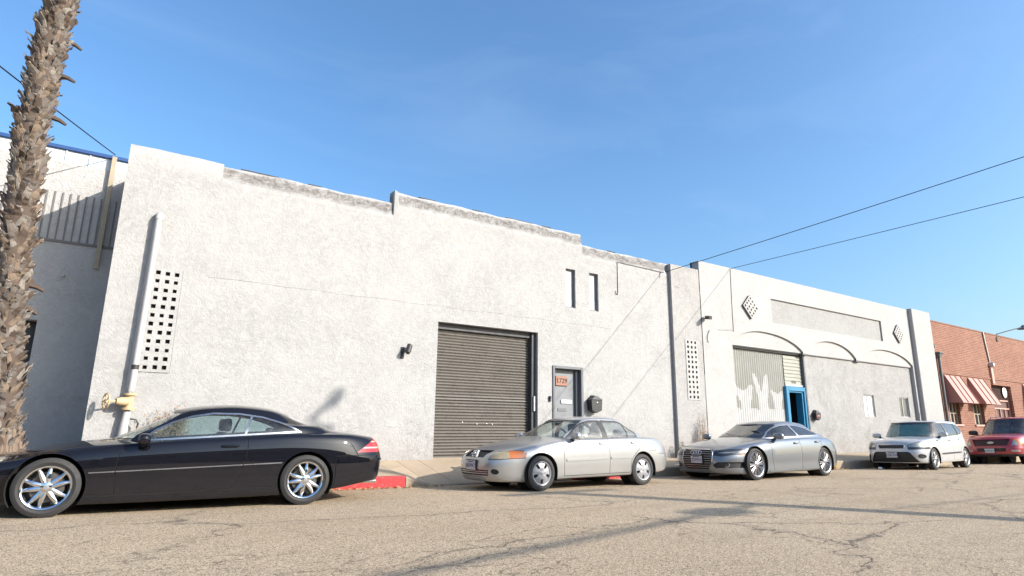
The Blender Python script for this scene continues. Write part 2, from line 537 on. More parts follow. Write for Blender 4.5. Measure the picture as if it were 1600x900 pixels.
M = {}
M['stucco1'] = stucco('stucco_grey_white', (0.378, 0.370, 0.362), 0.30)
M['stucco1_top'] = stucco('stucco_parapet_stained_low', (0.378, 0.370, 0.362), 0.30, stain=(4.70, 4.90))
M['stucco1_top_hi'] = stucco('stucco_parapet_stained_high', (0.378, 0.370, 0.362), 0.30, stain=(4.99, 5.19))
M['stucco_blk'] = stucco('stucco_weathered_grey', (0.36, 0.349, 0.338), 0.42, streak=0.45)
M['stucco2'] = stucco('stucco_white_smooth', (0.385, 0.377, 0.367), 0.24, bump=0.20, streak=0.18)
M['stucco2_low'] = stucco('stucco_coarse_grey', (0.375, 0.367, 0.358), 0.34, scale=1.25, bump=0.75)
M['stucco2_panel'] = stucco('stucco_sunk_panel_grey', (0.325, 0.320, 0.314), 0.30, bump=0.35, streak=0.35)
M['stucco_left'] = stucco('stucco_left_white', (0.46, 0.445, 0.43), 0.22, bump=0.5)
M['asphalt'] = asphalt_mat()
M['walk'] = concrete('sidewalk_concrete', (0.42, 0.33, 0.232), 0.3, 0.25)
M['gutter'] = concrete('curb_concrete', (0.36, 0.29, 0.21), 0.4, 0.4)
M['redcurb'] = worn_paint('red_curb_paint', (0.42, 0.030, 0.034), (0.42, 0.16, 0.13, 1), 0.22, 16)
M['brick'] = brick_mat()
M['roofing'] = plain('roofing_felt', (0.06, 0.057, 0.055), 0.9, var=0.3, bump=0.5)
M['slat'] = worn_paint('shutter_grey_paint', (0.118, 0.106, 0.092), (0.07, 0.062, 0.054, 1), 0.25, 5, 0.6)
M['shutter_dark'] = plain('shutter_dark_steel', (0.05, 0.05, 0.055), 0.6)
M['hole_shade'] = plain('vent_hole_shade', (0.11, 0.10, 0.095), 0.9)  # dark colour that puts shade on the sides of the vent holes
M['slate'] = plain('slate_grey_paint', (0.115, 0.12, 0.13), 0.55, var=0.2)
M['door_grey'] = worn_paint('door_grey_paint', (0.17, 0.18, 0.195), (0.10, 0.10, 0.11, 1), 0.2, 3, 0.5)
M['black'] = plain('black_plastic', (0.018, 0.018, 0.02), 0.5)
M['darkmetal'] = plain('dark_bronze_metal', (0.05, 0.047, 0.045), 0.5, 0.4)
M['void'] = plain('interior_shade_black', (0.012, 0.012, 0.013), 0.95)  # near-black paint standing in for the shade inside openings
M['pipe_white'] = plain('white_painted_pipe', (0.46, 0.448, 0.435), 0.5, var=0.1)
M['valve'] = plain('yellow_ochre_valve_paint', (0.50, 0.37, 0.21), 0.65, var=0.3, scale=14)
M['steel'] = plain('galvanised_steel', (0.46, 0.46, 0.46), 0.4, 0.8)
M['paper'] = plain('white_metal_plate', (0.78, 0.77, 0.75), 0.4)
M['copper'] = plain('copper_sign_plate', (0.24, 0.115, 0.078), 0.5, 0.25, var=0.25, scale=12)
M['ink'] = plain('dark_lettering', (0.035, 0.02, 0.018), 0.6)
M['corr_green'] = worn_paint('corrugated_sage_paint', (0.225, 0.226, 0.202), (0.18, 0.18, 0.158, 1), 0.2, 4, 0.6)
M['corr_white'] = worn_paint('corrugated_white_paint', (0.39, 0.388, 0.382), (0.34, 0.34, 0.32, 1), 0.15, 4, 0.6)
M['siding'] = worn_paint('siding_sage_paint', (0.27, 0.266, 0.225), (0.2, 0.2, 0.165, 1), 0.2, 4, 0.65)
M['blue'] = plain('blue_door_paint', (0.022, 0.185, 0.33), 0.45, var=0.18)
M['window_alu'] = plain('window_aluminium', (0.50, 0.50, 0.50), 0.4, 0.5)
M['blind'] = plain('white_blind', (0.72, 0.71, 0.70), 0.8)
M['pane_slit'] = glass_mat('slit_glass', (0.85, 0.88, 0.9))
M['pane'] = plain('dark_window_pane', (0.05, 0.06, 0.07), 0.06, var=0.2)
M['pane_grey'] = plain('grey_window_pane', (0.13, 0.135, 0.13), 0.1, var=0.2)
M['awning'] = plain('salmon_awning_metal', (0.40, 0.19, 0.155), 0.6, var=0.12)
M['gate'] = plain('brown_gate_mesh', (0.10, 0.05, 0.042), 0.7)
M['gate_frame'] = plain('pink_painted_frame', (0.50, 0.28, 0.23), 0.6)
M['wood'] = plain('weathered_timber', (0.36, 0.30, 0.22), 0.8, var=0.3, scale=9, bump=0.4)
M['groove_strip'] = plain('grey_groove_strip', (0.17, 0.16, 0.155), 0.75, var=0.2)
M['bluetrim'] = plain('blue_roof_flashing', (0.014, 0.06, 0.20), 0.5)
M['fibre'] = plain('pale_fibreglass_strip', (0.52, 0.56, 0.60), 0.5, var=0.15)
M['cable'] = plain('black_cable', (0.014, 0.014, 0.016), 0.6)
M['polewood'] = plain('creosoted_pole_wood', (0.10, 0.075, 0.055), 0.9, var=0.3, bump=0.5)
M['far_wall'] = plain('far_building_render', (0.30, 0.27, 0.24), 0.9, var=0.25, scale=0.6)
# ------------------------------------------------------------------ ground levels
WALL = 12.40                                   # plane of the grey facade
def curb_y(x): return 10.55 - 0.0133 * (x - 4.4)
def gut_z(x): return -1.181 - 0.0081 * (x - 4.4) if x < 30 else gut_z(29.99) - 0.0045 * (x - 30)
def road_z(x, y):
    base = -(1.125 + 0.0045 * x)
    c = curb_y(x)
    if y <= 7.0: 
        return base - max(0.0, -1.5 - y) ** 2 * 0.0012
    t = min(1.0, (y - 7.0) / (c - 7.0))
    return base + (gut_z(x) - base) * t * t
_dip = lin([(4.66, 0.0), (5.22, 1.0), (8.55, 1.0), (9.2, 0.0)])
def curb_z(x):
    top = -0.987 - 0.0044 * (x - 4.4)
    return top + (gut_z(x) + 0.03 - top) * _dip(x)
base_z = lin([(-20, -0.74), (0, -0.80), (6, -0.832), (14, -0.955), (24, -0.985), (34, -1.03), (80, -1.25)])
def walk_z(x, y):
    a = curb_y(x) + 0.16
    t = (y - a) / (WALL - a)
    return curb_z(x) + (base_z(x) - curb_z(x)) * t

def sheet(name, xs, ys, zf, mat, dz=0.0):
    vs = [(x, y, zf(x, y) + dz) for y in ys for x in xs]
    n = len(xs)
    fs = [(j * n + i, j * n + i + 1, (j + 1) * n + i + 1, (j + 1) * n + i) for j in range(len(ys) - 1) for i in range(n - 1)]
    me = bpy.data.meshes.new(name); me.from_pydata(vs, [], fs)
    me.polygons.foreach_set('use_smooth', [True] * len(fs))
    return link(name, me, mat)

xs_ = [-400, -120, -60, -40] + [-30 + 1.5 * i for i in range(74)] + [90, 110, 150, 250, 500]
g = sheet('ground', [-1500, -400, -60, 0, 40, 90, 400, 1500], [-1500, -300, -40, 9.5, 40, 300, 1500], lambda x, y: -1.75 - 0.002 * max(-60, min(90, x)), M['gutter'])
tag(g, kind='structure')
road = empty('road'); tag(road, kind='structure')
ys_ = [-9.0, -7.5, -6, -4.5, -3, -1.5, 0, 1.5, 3, 4.5, 6, 7, 7.6, 8.2, 8.8, 9.3, 9.7, 10.1, 10.4, 10.9]
rs = sheet('asphalt_surface', xs_, ys_, road_z, M['asphalt'])
rs.parent = road
wy = [-16.0, -12.0, -9.15]
pv = sheet('far_pavement', xs_, wy, lambda x, y: road_z(x, -9) + 0.17, M['walk']); tag(pv, kind='structure')
mb = MB()
for i in range(len(xs_) - 1):
    a, b2 = xs_[i], xs_[i + 1]
    za, zb = road_z(a, -9) , road_z(b2, -9)
    mb.hexa([(a, -9.16, za - 0.3), (b2, -9.16, zb - 0.3), (b2, -8.98, zb - 0.3), (a, -8.98, za - 0.3), (a, -9.16, za + 0.174), (b2, -9.16, zb + 0.174), (b2, -8.98, zb + 0.174), (a, -8.98, za + 0.174)])
fk = mb.build('far_kerb', M['gutter']); tag(fk, kind='structure')

# near kerb: cast lengths, some painted red
curb = empty('kerb'); tag(curb, kind='structure')
def curb_piece(x0, x1, mat, name):
    mb = MB(); n = max(1, int((x1 - x0) / 0.35))
    prof = lambda x: [(curb_y(x), gut_z(x) - 0.25), (curb_y(x) + 0.01, max(curb_z(x) - 0.03, gut_z(x) + 0.01)), (curb_y(x) + 0.035, curb_z(x)), (curb_y(x) + 0.155, curb_z(x) + 0.003), (curb_y(x) + 0.155, gut_z(x) - 0.25)]
    xs = [x0 + (x1 - x0) * i / n for i in range(n + 1)]
    vs = [(x, *p) for x in xs for p in prof(x)]
    k = 5
    fs = [(i * k + j, i * k + (j + 1) % k, (i + 1) * k + (j + 1) % k, (i + 1) * k + j) for i in range(n) for j in range(k)]
    fs += [tuple(range(k)), tuple(n * k + j for j in range(k - 1, -1, -1))]
    mb.add(vs, fs)
    return mb.build(name, mat, curb, smooth=35)
cx = [-30, -27, -24, -21, -18, -15, -12, -9, -6, -3, -0.4, 2.7, 4.66, 5.22, 6.85, 8.55, 9.2, 10.6, 13.4, 16.4, 19.4, 22.4, 25.4, 28.4, 31.4, 34.4, 37.4, 40.4, 43.4, 46.4, 49.4, 52.4, 55.4, 58.4]
for a, b2 in zip(cx[:-1], cx[1:]):
    red = (a, b2) in ((2.7, 4.66), (9.2, 10.6), (8.55, 9.2))
    o = curb_piece(a + 0.006, b2 - 0.006, M['redcurb'] if red else M['gutter'], 'kerb_stone')
    if red: o['label'] = 'red painted length of kerb'

# footpath of separate slabs with open joints
walk = empty('sidewalk'); tag(walk, kind='structure')
sx = [-30, -28.2, -26.4, -24.6, -22.8, -21, -19.2, -17.4, -15.6, -13.8, -12, -10.2, -8.4, -6.6, -4.8, -3.2, -1.6, 0.0, 1.55, 3.1, 4.66, 5.22, 5.74, 7.1, 8.55, 9.2, 10.6, 12.1, 13.6]
x = 15.2
while x < 60: sx.append(x); x += 1.6
for a, b2 in zip(sx[:-1], sx[1:]):
    mb = MB()
    ny = 3
    ym = lambda x, j: (curb_y(x) + 0.166) + (WALL + 0.2 - curb_y(x) - 0.166) * j / ny
    for j in range(ny):
        p = []
        for dz in (-0.14, 0):
            for (x, jj) in ((a + 0.005, j), (b2 - 0.005, j), (b2 - 0.005, j + 1), (a + 0.005, j + 1)):
                y = ym(x, jj)
                p.append((x, y, walk_z(x, y) + dz))
        mb.hexa(p)
    me = mb.build('slab', M['walk'], walk)

# ------------------------------------------------------------------ wall building tools
def holed(mb, x0, x1, z0, z1, holes, y, depth, back=None):
    """front skin at y with rectangular openings (hx0,hx1,hz0,hz1[,depth]); reveals go back by depth"""
    X = sorted({x0, x1, *[h[0] for h in holes], *[h[1] for h in holes]})
    Z = sorted({z0, z1, *[h[2] for h in holes], *[h[3] for h in holes]})
    X = [v for v in X if x0 - 1e-9 <= v <= x1 + 1e-9]; Z = [v for v in Z if z0 - 1e-9 <= v <= z1 + 1e-9]
    vid = {}
    def V(x, yy, z):
        k = (round(x, 5), round(yy, 5), round(z, 5))
        if k not in vid:
            vid[k] = len(mb.v); mb.v.append((x, yy, z))
        return vid[k]
    def F(*v): mb.f.append(v); mb.m.append(mb.cur)
    for i in range(len(X) - 1):
        for j in range(len(Z) - 1):
            cx_, cz_ = (X[i] + X[i + 1]) / 2, (Z[j] + Z[j + 1]) / 2
            if any(h[0] < cx_ < h[1] and h[2] < cz_ < h[3] for h in holes): continue
            F(V(X[i], y, Z[j]), V(X[i + 1], y, Z[j]), V(X[i + 1], y, Z[j + 1]), V(X[i], y, Z[j + 1]))
    for h in holes:
        a, b_, c, d = h[:4]; D = h[4] if len(h) > 4 else depth
        for p, q_ in (((a, c), (b_, c)), ((b_, c), (b_, d)), ((b_, d), (a, d)), ((a, d), (a, c))):
            F(V(p[0], y, p[1]), V(q_[0], y, q_[1]), V(q_[0], y + D, q_[1]), V(p[0], y + D, p[1]))

def raw_build(mb, name, mat, parent=None, smooth=None):
    me = bpy.data.meshes.new(name)
    me.from_pydata(mb.v, [], mb.f)
    me.polygons.foreach_set('material_index', mb.m)
    bm = bmesh.new(); bm.from_mesh(me)
    bmesh.ops.recalc_face_normals(bm, faces=bm.faces)
    bm.to_mesh(me); bm.free()
    if smooth:
        me.polygons.foreach_set('use_smooth', [True] * len(me.polygons)); me.set_sharp_from_angle(angle=radians(smooth))
    return link(name, me, mat, parent)

def grille(parent, x0, x1, z0, z1, y, cols, rows, hole, mat, thick=0.05, name='vent_grille', mx=0.09, mz=0.085):
    """pierced masonry vent: a plate with square openings; hole sides and cavity coloured dark for shade"""
    mb = MB()
    hs = []
    for i in range(cols):
        for j in range(rows):
            cx_ = x0 + mx + (x1 - x0 - 2 * mx) * i / (cols - 1); cz_ = z0 + mz + (z1 - z0 - 2 * mz) * j / (rows - 1)
            jx, jz = RNG.uniform(-0.006, 0.006), RNG.uniform(-0.006, 0.006)
            s = hole / 2 * RNG.uniform(0.9, 1.08)
            hs.append((cx_ - s + jx, cx_ + s + jx, cz_ - s + jz, cz_ + s + jz))
    n_front = len(mb.f)
    holed(mb, x0, x1, z0, z1, hs, y, thick + 0.02)
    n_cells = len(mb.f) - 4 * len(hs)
    for k_ in range(n_cells, len(mb.m)): mb.m[k_] = 1  # hole sides get the dark shade colour
    mb.add([(x0, y, z0), (x1, y, z0), (x1, y, z1), (x0, y, z1), (x0, y + thick, z0), (x1, y + thick, z0), (x1, y + thick, z1), (x0, y + thick, z1)],
           [(0, 1, 5, 4), (1, 2, 6, 5), (2, 3, 7, 6), (3, 0, 4, 7)])
    o = raw_build(mb, name, [mat, M['hole_shade']], parent)
    mb = MB(); mb.box((x0 + 0.02, y + thick + 0.012, z0 + 0.02), (x1 - 0.02, y + thick + 0.07, z1 - 0.02))
    mb.build('cavity', M['void'], o)
    return o

def conduit(name, pts, r, mat, parent, n=8):
    mb = MB(); mb.path(pts, r, n)
    return mb.build(name, mat, parent, smooth=40)

# ------------------------------------------------------------------ the grey stuccoed warehouse
b1 = empty('stucco_warehouse', (6.8, WALL, -0.85))
tag(b1, 'long grey white stuccoed warehouse with roller shutter and stepped parapet', 'building')
def P1(o):
    o.parent = b1; o.matrix_parent_inverse = Matrix.Translation((-6.8, -WALL, 0.85)); return o
ZB = -1.7
holesA = [(0.29, 0.77, 0.80, 2.69, 0.12)]
holesC = [(6.10, 8.98, ZB, 2.29, 0.30), (9.46, 10.47, ZB, 1.46, 0.22), (9.92, 10.26, 3.08, 4.17, 0.16)]
holesD = [(10.77, 11.10, 3.08, 4.17, 0.16)]
T1, T2, T3 = 4.98, 5.27, 4.97
def facade(x0, x1, top, holes, y):
    mb = MB(); holed(mb, x0, x1, ZB, top, holes, y, 0.2)
    return mb
# one wall skin in four bays sharing the same plane
mb = facade(-0.36, 1.22, T1 - 0.42, holesA, WALL - 0.022)
mb.box((-0.36, WALL - 0.022 + 0.14, ZB), (-0.355, 26.0, T1 - 0.3))
wallA = P1(raw_build(mb, 'wall_bay', M['stucco1']))
mb = facade(1.22, 4.84, T1 - 0.42, [], WALL); mb.add([(1.22, WALL - 0.022, ZB), (1.22, WALL, ZB), (1.22, WALL, T1 - 0.42), (1.22, WALL - 0.022, T1 - 0.42)], [(0, 1, 2, 3)]); P1(raw_build(mb, 'wall_bay', M['stucco1']))
mb = facade(4.84, 10.52, T2 - 0.42, holesC, WALL); P1(raw_build(mb, 'wall_bay', M['stucco1']))
mb = facade(10.52, 14.10, T3 - 0.42, holesD, WALL); P1(raw_build(mb, 'wall_bay', M['stucco1']))
# parapets: upstand leaning back a little with a rounded, uneven top
def parapet(x0, x1, top, y, mat, lean=0.055, thick=0.30, flat=False):
    n = max(2, int((x1 - x0) / 0.22)); vs = []; 
    k = None
    for i in range(n + 1):
        x = x0 + (x1 - x0) * i / n
        w = 0.010 * sin(x * 3.1) + 0.008 * sin(x * 7.7 + 1) + RNG.uniform(-0.006, 0.006)
        if flat:
            pr = [(y, top - 0.42), (y, top - 0.03 + w * 0.3), (y + 0.03, top + w * 0.5), (y + thick, top + w * 0.5), (y + thick, top - 0.75)]
        else:
            pr = [(y, top - 0.42), (y + 0.004, top - 0.34), (y + lean * 0.75, top - 0.27 + w), (y + lean, top - 0.07 + w), (y + lean + 0.012, top - 0.02 + w), (y + lean + 0.05, top + w), (y + thick, top + w), (y + thick, top - 0.75)]
        k = len(pr)
        vs += [(x, *p) for p in pr]
    fs = [(i * k + j, i * k + j + 1, (i + 1) * k + j + 1, (i + 1) * k + j) for i in range(n) for j in range(k - 1)]
    fs += [tuple(range(k)), tuple(n * k + j for j in range(k))]
    mb = MB(); mb.add(vs, fs)
    return raw_build(mb, 'parapet', mat, None, 50)
P1(parapet(-0.36, 1.22, T1, WALL - 0.022, M['stucco1'], flat=True))
P1(parapet(1.22, 4.84, T1, WALL, M['stucco1_top']))
P1(parapet(4.84, 10.52, T2, WALL, M['stucco1_top_hi']))
P1(parapet(10.52, 14.10, T3, WALL, M['stucco1_top']))
# strip at the left end of the raised parapet
mb = MB(); mb.prism([(4.838, T2 - 0.60), (4.99, T2 - 0.60), (4.93, T2 - 0.02), (4.838, T2 + 0.006)], 'y', WALL - 0.006, WALL + 0.11); P1(mb.build('parapet_corner', M['stucco1'], bevel=0.01))
# torn roofing felt showing over the top
for xa, xb, tp in ((0.02, 0.14, T1), (0.45, 0.72, T1), (1.55, 2.3, T1), (5.5, 5.95, T2), (7.0, 7.3, T2), (8.0, 8.9, T2), (9.2, 9.5, T2), (2.9, 3.2, T1), (11.6, 11.9, T3)):
    mb = MB(); mb.box((xa, WALL + 0.10, tp - 0.02), (xb, WALL + 0.32, tp + 0.022)); P1(mb.build('roofing_edge', M['roofing'], bevel=0.006))
mb = MB(); mb.box((-0.34, WALL + 0.36, T1 - 0.85), (14.05, 34, T1 - 0.75)); P1(mb.build('roof', M['roofing']))
mb = MB(); mb.box((-0.36, WALL + 0.25, T1 - 0.3), (-0.06, 26, T1 - 0.01)); P1(mb.build('side_parapet', M['stucco1'], bevel=0.02))
# construction joints in the render
mb = MB()
for i in range(34):
    xa = 1.24 + i * 0.303; zz = 2.648 + 0.012 * sin(i * 1.3) + RNG.uniform(-0.006, 0.006)
    if xa + 0.303 < 11.7: mb.box((xa, WALL - 0.004 - 0.004 * RNG.random(), zz), (xa + 0.301, WALL + 0.01, zz + 0.016))
P1(mb.build('render_joint', M['stucco1'], bevel=0.004))
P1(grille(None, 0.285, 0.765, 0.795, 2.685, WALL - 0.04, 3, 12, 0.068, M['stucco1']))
# roller shutter: every slat its own piece
shut = P1(empty('roller_shutter', (6.1, WALL + 0.25, -0.8))); bpy.context.view_layer.update()
def local_child(o, par):
    bpy.context.view_layer.update()
    o.parent = par; o.matrix_parent_inverse = par.matrix_world.inverted()
    return o
mb = MB(); prof = [(0.004, 0.0), (-0.004, 0.010), (-0.022, 0.026), (-0.026, 0.036), (-0.022, 0.046), (-0.004, 0.062), (0.004, 0.0685), (0.010, 0.0685), (0.010, 0.0)]
mb.prism([(p[0], p[1]) for p in prof], 'x', 0, 2.90)
slat0 = mb.build('slat', M['slat'], None, smooth=35)
zb0 = -0.80
ns = int((2.26 - zb0) / 0.0695)
slats = []
for i in range(ns):
    o = slat0 if i == 0 else slat0.copy()
    if i: COL.objects.link(o)
    dent = 0.012 * exp(-((i - 19) / 1.6) ** 2)
    o.location = (6.09 + RNG.uniform(-0.003, 0.003), WALL + 0.255 + RNG.uniform(-0.0025, 0.0025) + dent, zb0 + 0.03 + i * 0.0695)
    o.rotation_euler = (RNG.uniform(-0.05, 0.05) + (0.22 if i in (18, 19) else 0), RNG.uniform(-0.0012, 0.0012), 0)
    slats.append(o)
bpy.context.view_layer.update()
for o in slats: o.parent = shut; o.matrix_parent_inverse = shut.matrix_world.inverted()
mb = MB(); mb.box((6.10, WALL + 0.275, -1.0), (8.98, WALL + 0.30, 2.29)); local_child(mb.build('backing', M['shutter_dark']), shut)
mb = MB(); mb.box((6.10, WALL + 0.225, -0.90), (8.93, WALL + 0.262, -0.772)); local_child(mb.build('bottom_bar', M['slat'], bevel=0.006), shut)
mb = MB(); mb.box((8.86, WALL + 0.10, -0.95), (8.976, WALL + 0.25, 2.286)); local_child(mb.build('guide_rail', M['shutter_dark']), shut)
mb = MB(); mb.box((6.102, WALL + 0.16, 2.15), (8.86, WALL + 0.25, 2.286)); local_child(mb.build('hood', M['shutter_dark']), shut)
mb = MB(); mb.box((8.90, WALL + 0.06, 0.28), (8.965, WALL + 0.099, 0.66)); local_child(mb.build('chain_guard', M['steel'], bevel=0.008), shut)
for zz, xx in ((0.0, 7.35), (0.01, 7.62), (0.0, 7.78), (0.04, 6.95)):
    mb = MB(); mb.lathe([(0.0, -0.012), (0.014, -0.010), (0.016, 0.0)], (xx, WALL + 0.24, zz - 0.05), n=10); local_child(mb.build('rivet', M['steel']), shut)
# sill under the shutter
mb = MB(); mb.box((6.0, WALL + 0.0, -1.5), (9.0, WALL + 0.5, -0.845)); P1(mb.build('threshold', M['gutter']))
# grey steel door with number plate and letter slot
door = P1(empty('entrance_door', (9.96, WALL, -0.9)))
def D(o): return local_child(o, door)
mb = MB(); mb.box((9.52, WALL + 0.16, -1.2), (10.40, WALL + 0.205, 1.40)); D(mb.build('door_leaf', M['door_grey'], bevel=0.004))
mb = MB()
mb.box((9.45, WALL - 0.03, -1.2), (9.52, WALL + 0.21, 1.47)); mb.box((10.40, WALL - 0.03, -1.2), (10.48, WALL + 0.21, 1.47)); mb.box((9.52, WALL - 0.03, 1.40), (10.40, WALL + 0.21, 1.47))
D(mb.build('door_frame', M['slate'], bevel=0.006))
mb = MB(); mb.box((10.31, WALL + 0.085, -1.0), (10.40, WALL + 0.159, 1.40)); D(mb.build('inner_jamb', M['slate'], bevel=0.004))
pl = (lambda mb: (mb.box((9.66, WALL + 0.12, 0.965), (10.05, WALL + 0.158, 1.215)), mb)[1])(MB()); plate = D(pl.build('number_plate', M['copper'], bevel=0.006))
tm = text_mesh('1729', 0.185, 0.006); to = link('numerals', tm, M['ink']); to.location = (9.855, WALL + 0.116, 1.09); to.rotation_euler = (pi / 2, 0, 0); local_child(to, plate)
mb = MB(); mb.box((9.845, WALL + 0.128, 0.505), (10.20, WALL + 0.158, 0.60)); D(mb.build('letter_slot', M['paper'], bevel=0.004))
mb = MB(); mb.box((9.74, WALL + 0.148, 0.30), (10.02, WALL + 0.159, 0.38)); D(mb.build('kick_stencil', M['slate']))
for z0_, z1_ in ((0.62, 0.78), (0.12, 0.52)):
    mb = MB(); mb.box((9.53, WALL + 0.13, z0_), (9.565, WALL + 0.158, z1_)); D(mb.build('lock_plate', M['steel'], bevel=0.003))
mb = MB(); mb.box((9.325, WALL - 0.045, 0.535), (9.385, WALL - 0.001, 0.675)); mb.box((9.335, WALL - 0.052, 0.60), (9.375, WALL - 0.045, 0.655)); o = mb.build('door_buzzer', M['black'], bevel=0.008)
tag(o, 'small black buzzer box on the wall left of the grey door', 'buzzer')
# pair of slit windows
for x0, x1 in ((9.92, 10.26), (10.77, 11.10)):
    w = P1(empty('slit_window', (x0, WALL, 3.08)))
    mb = MB()
    y0 = WALL + 0.06
    for a in ((x0, y0, 3.08, x0 + 0.035, 4.17), (x1 - 0.035, y0, 3.08, x1, 4.17)):
        mb.box((a[0] - 0.001, y0, a[2]), (a[3] + 0.001, y0 + 0.09, a[4]))
    mb.box((x0 + 0.036, y0, 3.08), (x1 - 0.036, y0 + 0.09, 3.12)); mb.box((x0 + 0.036, y0, 4.13), (x1 - 0.036, y0 + 0.09, 4.17))
    local_child(mb.build('window_frame', M['slate'], bevel=0.004), w)
    mb = MB(); mb.add([(x0 + 0.03, y0 + 0.03, 3.1), (x1 - 0.03, y0 + 0.03, 3.1), (x1 - 0.03, y0 + 0.03, 4.15), (x0 + 0.03, y0 + 0.03, 4.15)], [(0, 1, 2, 3)]); local_child(mb.build('pane', M['pane_slit']), w)
    mb = MB(); mb.box((x0 + 0.03, y0 + 0.05, 3.1), (x1 - 0.03, y0 + 0.06, 4.15)); local_child(mb.build('blind', M['blind']), w)

# floodlight left of the shutter
fl = empty('wall_spotlight', (5.24, WALL, 1.5)); tag(fl, 'dark wall spotlight on a bracket left of the roller shutter', 'spotlight')
mb = MB(); mb.box((5.20, WALL - 0.025, 1.36), (5.275, WALL - 0.001, 1.62)); local_child(mb.build('back_plate', M['darkmetal'], bevel=0.006), fl)
mb = MB(); mb.path([(5.24, WALL - 0.02, 1.52), (5.25, WALL - 0.10, 1.52), (5.30, WALL - 0.16, 1.53)], 0.028, 8); local_child(mb.build('arm', M['darkmetal'], smooth=40), fl)
mb = MB(); mb.path([(5.285, WALL - 0.19, 1.475), (5.31, WALL - 0.165, 1.52), (5.365, WALL - 0.11, 1.66)], [0.05, 0.062, 0.06], 12); local_child(mb.build('lamp_can', M['darkmetal'], smooth=40), fl)

# wall mailbox
def mailbox(name, x0, x1, z0, z1, dep, label, mark=False):
    m_ = empty(name, ((x0 + x1) / 2, WALL, z0)); tag(m_, label, 'mailbox')
    xm = (x0 + x1) / 2; y0, y1 = WALL - dep, WALL - 0.004
    mb = MB(); mb.prism([(x0 + 0.02, z0 + 0.07), (xm, z0), (x1 - 0.02, z0 + 0.07), (x1, z1 - 0.13), (x0, z1 - 0.13)], 'y', y0, y1)
    local_child(mb.build('box_body', M['black'], bevel=0.008), m_)
    mb = MB(); mb.add([(x0 - 0.012, y0 - 0.015, z1 - 0.128), (x1 + 0.012, y0 - 0.015, z1 - 0.128), (x1 + 0.012, y1, z1 - 0.128), (x0 - 0.012, y1, z1 - 0.128), (xm - 0.05, y0 + 0.03, z1 - 0.03), (xm + 0.05, y0 + 0.03, z1 - 0.03), (xm + 0.05, y1, z1), (xm - 0.05, y1, z1)],
                        [(0, 3, 2, 1), (4, 5, 6, 7), (0, 1, 5, 4), (1, 2, 6, 5), (2, 3, 7, 6), (3, 0, 4, 7)])
    local_child(mb.build('lid', M['black'], bevel=0.005), m_)
    mb = MB(); mb.lathe([(0, -0.012), (0.018, -0.010), (0.02, 0)], (xm, y0 - 0.001, z1 - 0.20), n=12); local_child(mb.build('lock', M['steel']), m_)
    mb = MB(); mb.box((x0 + 0.05, y0 - 0.006, z0 + 0.10), (x1 - 0.05, y0 - 0.0005, z0 + 0.12)); local_child(mb.build('trim_bar', M['darkmetal']), m_)
    if mark:
        mb = MB(); mb.box((x0 + 0.07, y0 - 0.004, z0 + 0.12), (x1 - 0.09, y0 - 0.0008, z0 + 0.2)); local_child(mb.build('red_mark', plain('red_mark', (0.35, 0.05, 0.05), 0.6)), m_)
mailbox('wall_mailbox', 10.60, 10.99, 0.27, 0.745, 0.20, 'black peaked mailbox on the grey wall beside the 1729 door')
mailbox('wall_mailbox', 21.33, 21.66, 0.20, 0.58, 0.16, 'black mailbox on the wall right of the blue door', True)

# gas riser with yellow valve and handwheel at the left corner
gas = empty('gas_riser', (0.2, WALL - 0.13, -0.8)); tag(gas, 'white gas riser pipe with yellow valve and handwheel at the left corner', 'pipe')
GP = WALL - 0.15
def G(o): return local_child(o, gas)
G(conduit('riser_pipe', [(0.255, GP, 3.58), (0.25, GP, 2.4), (0.235, GP, 1.2), (0.225, GP, 0.45)], 0.052, M['pipe_white'], None, 14))
G(conduit('pipe_elbow', [(0.255, GP, 3.56), (0.256, GP + 0.01, 3.62), (0.258, GP + 0.05, 3.665), (0.26, GP + 0.13, 3.68)], 0.062, M['pipe_white'], None, 14))
G(conduit('side_conduit', [(0.20, WALL - 0.05, 3.55), (0.17, WALL - 0.05, 1.5), (0.155, WALL - 0.05, 0.5)], 0.014, M['pipe_white'], None, 8))
G(conduit('pipe_coupling', [(0.232, GP, 0.82), (0.23, GP, 0.90)], 0.058, M['darkmetal'], None, 14))
G(conduit('lower_pipe', [(0.215, GP, 0.10), (0.20, GP, -0.10), (0.19, GP, -0.45), (0.185, GP, -1.0)], [0.055, 0.062, 0.075, 0.075], M['pipe_white'], None, 14))
mb = MB(); mb.lathe([(0.0, 0.13), (0.10, 0.13), (0.10, 0.165), (0.062, 0.17), (0.062, 0.37), (0.10, 0.375), (0.10, 0.41), (0.0, 0.41)], (0.225, GP, 0), axis='z', n=20); mb.path([(0.20, GP - 0.02, 0.27), (0.10, GP - 0.06, 0.27), (0.03, GP - 0.085, 0.27)], [0.075, 0.07, 0.05], 12)
G(mb.build('valve_body', M['valve'], smooth=40))
mb = MB(); mb.path([(0.04, GP - 0.08, 0.27), (-0.12, GP - 0.145, 0.265)], 0.016, 8); G(mb.build('valve_stem', M['valve'], smooth=40))
mb = MB()
hub = Vector((-0.11, GP - 0.14, 0.265)); ax = Vector((-0.16, -0.065, -0.005)).normalized(); u_ = Vector((0, 0, 1)); w_ = ax.cross(u_)
ring = [hub + (u_ * cos(2 * pi * k / 28) + w_ * sin(2 * pi * k / 28)) * 0.125 for k in range(29)]
mb.path(ring, 0.013, 8, caps=False)
for k in range(5):
    a = 2 * pi * k / 5 + 0.3
    mb.path([hub, hub + (u_ * cos(a) + w_ * sin(a)) * 0.125], 0.009, 6)
mb.path([hub - ax * 0.02, hub + ax * 0.03], 0.028, 10)
G(mb.build('handwheel', M['valve'], smooth=40))
for dx in (0.0, 0.07):
    pass
